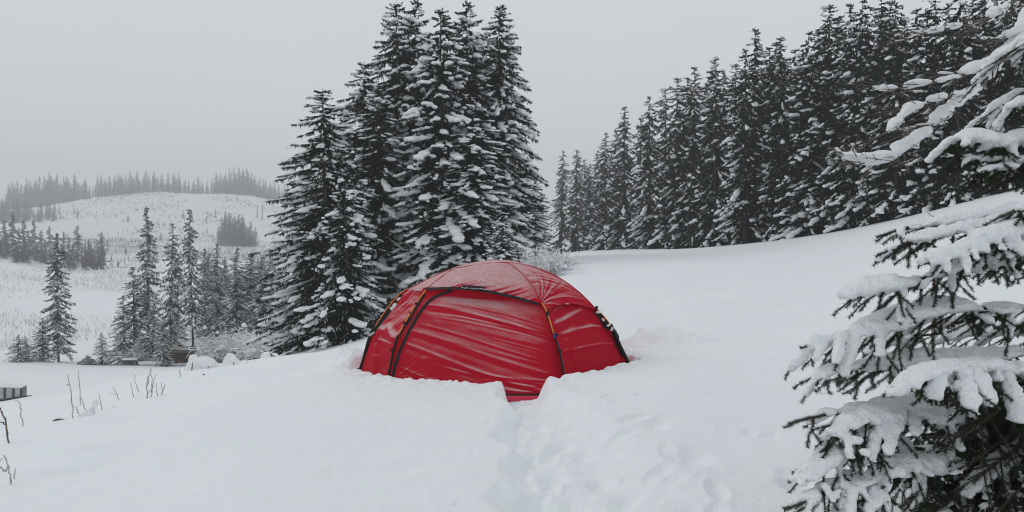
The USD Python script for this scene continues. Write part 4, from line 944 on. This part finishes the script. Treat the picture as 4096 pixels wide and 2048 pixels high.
def timber():
    d = 86.0
    x, y, z = on_ground(616, d); z = P(616, 1459, d)[2]
    T = thing('log', (x, y, z), label='snow-covered log lying in front of the hut', cat='log')
    obj('log_wood', tube(np.array([[-1.7, 0, .02], [0, .1, .05], [1.75, -.1, 0]]), [.22, .21, .18], 10), 'old_wood', T, True)
    C = [(a, rnd.uniform(-.06, .06), .22) for a in np.linspace(-1.6, 1.6, 18)]
    obj('snow', blobs(C, np.full(18, .33), .07, .62, .03, .2, 1), 'snow', T, True)
    x, y, z = on_ground(514, d); z = P(514, 1456, d)[2]
    T = thing('plank_stack', (x, y, z), 6, label='stack of three snowy boards on the meadow, left of the log', cat='timber')
    for i in range(3):
        obj('plank', box((.06 * (-1) ** i, .03 * i, .10 + .20 * i), (1.5 - .1 * i, .5, .10)), 'old_wood', T)
        obj('batten', box((.5 - i * .45, 0, .02 + .2 * i), (.10, .45, .07)), 'old_wood', T)
    obj('snow', blobs([(a, 0, .58) for a in np.linspace(-.65, .65, 8)], np.full(8, .3), .07, .45, .02, .2, 2), 'snow', T, True)
    x, y, z = on_ground(585, 87); z = P(585, 1448, 87)[2]
    T = thing('plank_stack', (x, y, z), -4, label='low pair of snowy boards just behind the log', cat='timber')
    for i in range(2): obj('plank', box((.1 * i, .03 * i, .06 + .15 * i), (1.9, .5, .10)), 'old_wood', T)
    obj('snow', blobs([(a, 0, .34) for a in np.linspace(-.85, .85, 10)], np.full(10, .27), .07, .4, .02, .2, 4), 'snow', T, True)
    x, y, z = on_ground(347, d); z = P(347, 1458, d)[2]
    T = thing('hay_heap', (x, y, z), label='grey pointed heap dusted with snow at the meadow edge', cat='heap')
    rg = np.random.RandomState(2)
    C = [(rg.normal(0, .30) * (1.1 - h), rg.normal(0, .3) * (1.1 - h), h * 1.0) for h in rg.rand(40) ** 1.4]
    obj('heap', blobs(C, .34 * (1.15 - np.array(C)[:, 2] * .75), .06, .9, .05, .15, 7), 'haystack', T, True)
    obj('snow', blobs([(.0, 0, 1.16), (.22, -.05, .95), (-.2, .1, .98), (.38, -.2, .7)], [.13, .16, .15, .15], .04, .5, .03, .15, 8), 'snow', T, True)
timber()
def shelter():
    d = 40.0; x, y, z = on_ground(18, d); z = P(18, 1605, d)[2]; s = d / F          # metres per pixel there
    T = thing('wooden_frame', (x, y, z), 8, label='half buried grey board shelter with a snowy top at the left edge', cat='shelter')
    for i, bx in enumerate((-58, -22, 12, 40)): obj('panel', box((bx * s, .0, 34 * s), (32 * s, .05, 38 * s)), 'grey_wood', T)
    for bx in (-76, -40, -5, 27, 56): obj('post', box((bx * s, -.05, 32 * s), (6 * s, .08, 48 * s)), 'old_wood', T)
    obj('roof', box((-8 * s, .16, 58 * s), (142 * s, .34, 4 * s), ry=.07), 'old_wood', T)
    obj('plank', box((20 * s, -.15, 13 * s), (150 * s, .22, 5 * s), ry=-.10), 'old_wood', T)
    obj('plank', box((-15 * s, -.1, 4 * s), (60 * s, .3, 16 * s)), 'hut_wood', T)
    for i, bx in enumerate((-58, -22, 12, 40)): obj('rear_panel', box((bx * s, .55, 32 * s), (32 * s, .05, 44 * s)), 'grey_wood', T)
    C = [(a * s, b, 62 * s - a * s * .07) for a in np.linspace(-76, 56, 15) for b in (-.1, .12, .34)]
    obj('snow', blobs(C, np.full(len(C), .135), .035, .55, .02, .15, 5), 'snow', T, True)
shelter()

# ------------------------------------------------------------------ snow humps, stems and twigs on the bank
def hump(label, parts, d, cell=.035, twigs=(), name='snow_hump'):
    c = np.array([P(u, v, d) for u, v, r in parts]); r = np.array([r for *_, r in parts]) * d / F
    rg = np.random.RandomState(int(parts[0][0])); c[:, 1] += rg.uniform(-.1, .1, len(c))
    loc = V(c[:, 0].mean(), d, c[:, 2].min() - .1)
    T = thing(name, loc, label=label, cat='snow hump', group=None)
    sv, sf = blobs(c, r, cell, .9, .03, .22, int(parts[0][1]))
    obj('snow', (sv - loc, sf), 'snow', T, True)
    for q in twigs:
        p = spline(PX(*[(u, v, d - .28) for u, v in q]), 8)
        obj('twig', (tube(p, np.linspace(.016, .008, 8), 5)[0] - loc, tube(p, np.linspace(.016, .008, 8), 5)[1]), 'twig_bark', T, True)
hump('snow-smothered shrub with a tall knob, left one of the humps on the bank', [(775, 1430, 17), (778, 1450, 22), (790, 1470, 30), (815, 1448, 26), (838, 1455, 30), (850, 1475, 26), (800, 1490, 34), (765, 1480, 26), (830, 1490, 34)], 16.2, twigs=[((766, 1492), (770, 1449)), ((832, 1485), (833, 1465))])
hump('snow-smothered shrub with a round head, right of the knobbed one', [(918, 1432, 20), (905, 1450, 20), (925, 1458, 26), (945, 1450, 12), (915, 1478, 30), (942, 1472, 20), (890, 1485, 26)], 16.0, twigs=[((948, 1484), (951, 1455)), ((932, 1470), (935, 1448))])
hump('snow-covered stump with dark twigs in front of the clump', [(1070, 1420, 20), (1082, 1428, 20), (1064, 1440, 20), (1098, 1424, 12), (1080, 1445, 24), (1110, 1432, 8)], 17.0, twigs=[((1080, 1412), (1094, 1424), (1112, 1428)), ((1085, 1420), (1090, 1436))])
hump('small snow heap with dark twigs poking out on the bank', [(805, 1520, 26), (830, 1528, 26), (850, 1520, 16), (780, 1535, 30), (815, 1545, 34), (845, 1545, 24)], 12.5, cell=.03, twigs=[((812, 1497), (828, 1508), (842, 1528)), ((806, 1530), (830, 1528), (846, 1535)), ((787, 1515), (790, 1530))])
hump('low snow lump beside the dry stems', [(365, 1618, 13), (370, 1630, 12), (350, 1655, 22), (330, 1668, 20)], 9.0, cell=.015)
hump('snow cap over a bent grass tuft at the left', [(240, 1690, 20), (262, 1688, 18), (222, 1700, 16), (250, 1705, 24)], 8.4, cell=.015, twigs=[((215, 1686), (235, 1678), (262, 1684))])
hump('snow heap over curled dry weeds in the lower left corner', [(10, 1910, 30), (35, 1950, 34), (60, 1930, 22), (-20, 1960, 50), (20, 1985, 40)], 5.6, cell=.012)

def stem(pts, d, r, label, forks=(), name='dry_stem', mat='dry_stem'):
    q = spline(PX(*[(u, v, d) for u, v in pts]), 14)      # base first
    g = gz(q[0, 0], q[0, 1]); base = q[0].copy(); base[2] = min(base[2], g) - .10
    q = np.vstack([base, q]); loc = V(q[0, 0], q[0, 1], g)
    r *= .58
    T = thing(name, loc, label=label, cat='stem', group=None)
    rg = np.random.RandomState(int(pts[0][0]) + 3)
    def twig(p, a, b, nm):
        rr = np.linspace(a, b, len(p)) * (1 + .25 * (rg.rand(len(p)) > .75)); v, f = tube(p + rg.normal(0, .003, p.shape), rr, 6); return obj(nm, (v - loc, f), mat, T, True)
    twig(q, r, r * .6, 'stalk')
    for fk in forks:
        p = spline(PX(*[(u, v, d - .01) for u, v in fk]), 8); twig(p, r * .75, r * .45, 'side_twig')
    k = q[3:-1:4]
    v, f = blobs(k + V(0, 0, r * .5), np.full(len(k), r * .9), r * .45, .9); obj('snow', (v - loc, f), 'snow', T, True)
S = stem
S([(298, 1714), (290, 1640), (280, 1560), (270, 1495)], 8.0, .011, 'tallest dry stem, standing alone near the left edge', forks=[((276, 1540), (262, 1536))])
S([(320, 1555), (316, 1520), (314, 1481)], 11.0, .010, 'thin dry stem behind the tallest one')
S([(342, 1640), (333, 1615), (326, 1592)], 9.5, .011, 'short leaning stem right of the tallest one')
S([(313, 1652), (308, 1640), (304, 1626)], 9.3, .011, 'stub of a stem beside the tallest one')
S([(413, 1658), (404, 1615), (397, 1579)], 9.6, .011, 'curved dry stem between the tallest one and the forked one', forks=[])
S([(477, 1606), (464, 1570), (452, 1547)], 10.5, .010, 'small forked stem with a twig pointing left', forks=[((462, 1577), (446, 1574), (435, 1575))])
S([(472, 1651), (462, 1632), (455, 1622)], 9.8, .009, 'short bent stem below the forked one')
S([(539, 1612), (530, 1570), (523, 1529)], 10.5, .010, 'slender stem left of the stem cluster', forks=[])
S([(552, 1586), (545, 1540), (540, 1510), (546, 1498)], 11.0, .011, 'hook-topped stem just left of the stem cluster')
S([(583, 1628), (588, 1560), (592, 1510), (602, 1490), (600, 1466)], 10.2, .015, 'tall knotty stem with several shoots, middle of the cluster', forks=[((590, 1545), (594, 1520), (590, 1505)), ((600, 1605), (612, 1545), (622, 1498)), ((604, 1570), (608, 1525), (604, 1495)), ((586, 1590), (600, 1560))])
S([(636, 1613), (648, 1575), (660, 1537)], 10.2, .012, 'forked stem at the right of the cluster', forks=[((642, 1595), (648, 1560), (645, 1531)), ((632, 1590), (627, 1555), (628, 1530))])
S([(720, 1500), (719, 1470), (718, 1445)], 14.0, .013, 'thin upright stem left of the snow humps')
S([(697, 1570), (716, 1568), (722, 1564)], 11.0, .008, 'twig tip barely out of the snow right of the cluster')
S([(52, 1822), (36, 1779), (24, 1700), (0, 1632), (-30, 1600)], 6.6, .014, 'long arching branch at the left edge', forks=[((40, 1822), (37, 1795), (42, 1788)), ((22, 1698), (8, 1690), (-8, 1688)), ((30, 1740), (26, 1710))], mat='twig_bark')
S([(91, 1686), (84, 1660), (80, 1620), (64, 1600)], 8.2, .010, 'drooping twig below the board shelter')
S([(46, 1934), (36, 1878), (22, 1840), (10, 1820)], 5.0, .009, 'curled brown weed in the lower left corner', forks=[((34, 1872), (20, 1886), (4, 1876), (-4, 1850), (8, 1830)), ((30, 1866), (24, 1880), (10, 1884)), ((56, 1915), (58, 1895), (57, 1878))])
S([(1250, 1432), (1250, 1422), (1251, 1410)], 15.0, .008, 'tiny twig on the bank left of the tent')
S([(1292, 1473), (1310, 1474), (1330, 1478)], 10.2, .012, 'fallen twig lying on the snow left of the tent')
S([(3735, 866), (3720, 858), (3707, 846)], 7.0, .010, 'small dark twig tip above the near spruce')
S([(1022, 1468), (1021, 1455), (1020, 1440)], 15.5, .010, 'thin twig between the round-headed hump and the clump')
S([(990, 1470), (990, 1456), (992, 1436)], 15.8, .010, 'pair of thin twigs right of the round-headed hump', forks=[((998, 1468), (1003, 1448))])

# ------------------------------------------------------------------ brush and felling debris on the slopes
def brush():
    rg = np.random.RandomState(9)
    usdkit.material(stage, '/World/Looks/brush', {'g': ('geometry', {}), 'n': ('noise_texture', {'scale': .06, 'detail': 3.0}), 'r': ('rgb_ramp', {'ramp': [(.35, (.54, .525, .50)), (.65, (.74, .74, .74))]}), 'p': ('principled_bsdf', {'roughness': .9, 'specular_ior_level': .1})},
        [('g.position', 'n.vector'), ('n.fac', 'r.fac'), ('r.color', 'p.base_color')], surface='p.BSDF')
    n = 16000
    u, d = rg.uniform(-60, 1100, n), rg.uniform(100, 262, n); x = (u - 2048) / F * d
    m = meshkit.fbm(np.stack([x / 16, d / 16, 0 * x], -1), 3, 5) > rg.uniform(.44, .72, n); x, d = x[m], d[m]
    p = np.stack([x, d, ground_z(x, d) - .1], 1); k = len(p)
    dirs = rg.normal(0, .28, (k, 3)); dirs[:, 2] = 1
    obj('brush', kites(p, dirs, rg.uniform(.5, 1.7, k), rg.uniform(.05, .22, k), rg), 'brush', kind='stuff', label='frosted leafless brush scattered over the slope on the left', cat='brush')
    plain('debris', (.20, .19, .18), .9, .1, noise=.05, amount=.5)
    n = 15000
    u, d = rg.uniform(250, 1180, n), rg.uniform(275, 815, n); x = (u - 2048) / F * d
    m = meshkit.fbm(np.stack([x / 30, d / 30, 0 * x], -1), 3, 6) > rg.uniform(.42, .68, n); x, d = x[m], d[m]
    p = np.stack([x, d, ground_z(x, d)], 1); k = len(p); a = rg.uniform(-.6, .6, k)
    up = rg.rand(k) < .22
    dirs = np.stack([np.cos(a), np.sin(a), rg.normal(0, .12, k)], 1); dirs[up] = [0.05, 0, 1]
    obj('felling_debris', kites(p, dirs, rg.uniform(.8, 4.0, k), rg.uniform(.3, .9, k), rg), 'debris', kind='stuff', label='stumps and branches left on the snowy clearing of the far hill', cat='debris')
    for u, v0, v1, lab in ((828, 865, 893, 'dead trunk standing alone on the clearing, left of the small stand'), (862, 835, 872, 'dead trunk on the clearing above the small stand, left one'), (1030, 820, 872, 'tall dead trunk right of the small stand on the clearing'), (1050, 822, 880, 'second tall dead trunk right of the small stand'), (828, 912, 930, 'short broken trunk on the clearing below the lone one'), (952, 782, 804, 'broken trunk near the top of the clearing'), (905, 780, 795, 'small broken trunk near the ridge edge')):
        d = depth_for(u, v1, 500, 800); x, y, z = on_ground(u, d); h = (v1 - v0) / F * d
        T = thing('dead_tree', (x, y, z), label=lab, cat='dead tree')
        obj('trunk', tube(np.array([[0, 0, -.5], [.05, 0, h * .5], [.1, 0, h]]), [.42, .32, .18], 6), 'old_wood', T, True)
        obj('stub', tube(np.array([[.05, 0, h * .6], [.9, 0, h * .7]]), [.12, .05], 5), 'old_wood', T, True)
brush()

def saplings():
    rg = random.Random(31)
    for i in range(46):
        u = rg.uniform(120, 760); d = rg.uniform(275, 620); x, y, z = on_ground(u, d); h = rg.uniform(2.0, 5.5)
        place('sapling', FAR[rg.randrange(3)], x, y, z - .2, h, h * rg.uniform(.2, .32), rg.uniform(0, 360), label='small frosted sapling scattered on the clearing of the far hill', cat='tree', group='saplings on the clearing')
saplings()

for i in range(30):
    u = 815 + 330 * (i + rnd.random()) / 30; d = rnd.uniform(125, 185); x, y, z = on_ground(u, d); top = P(u, rnd.uniform(1000, 1090), d)[2]
    if top - z > 4: place('slope_spruce', OPEN[(0, 2)[i % 2]], x, y, z - .3, top - z, (top - z) * rnd.uniform(.16, .21), rnd.uniform(0, 360), label='pale frosted spruce on the slope behind the right half of the meadow group', cat='tree', group='frosted spruces behind the meadow group')
def scrub():
    rg = np.random.RandomState(19); n = 9000
    u, d = rg.uniform(120, 1180, n), rg.uniform(262, 560, n); x = (u - 2048) / F * d
    m = meshkit.fbm(np.stack([x / 26, d / 26, 0 * x], -1), 3, 8) > rg.uniform(.40, .66, n); x, d = x[m], d[m]
    p = np.stack([x, d, ground_z(x, d) - .1], 1); k = len(p); dirs = rg.normal(0, .35, (k, 3)); dirs[:, 2] = 1
    obj('scrub', kites(p, dirs, rg.uniform(1.0, 3.2, k), rg.uniform(.2, .8, k), rg), 'brush', kind='stuff', label='frosted scrub in patches below the far clearing', cat='brush')
scrub()
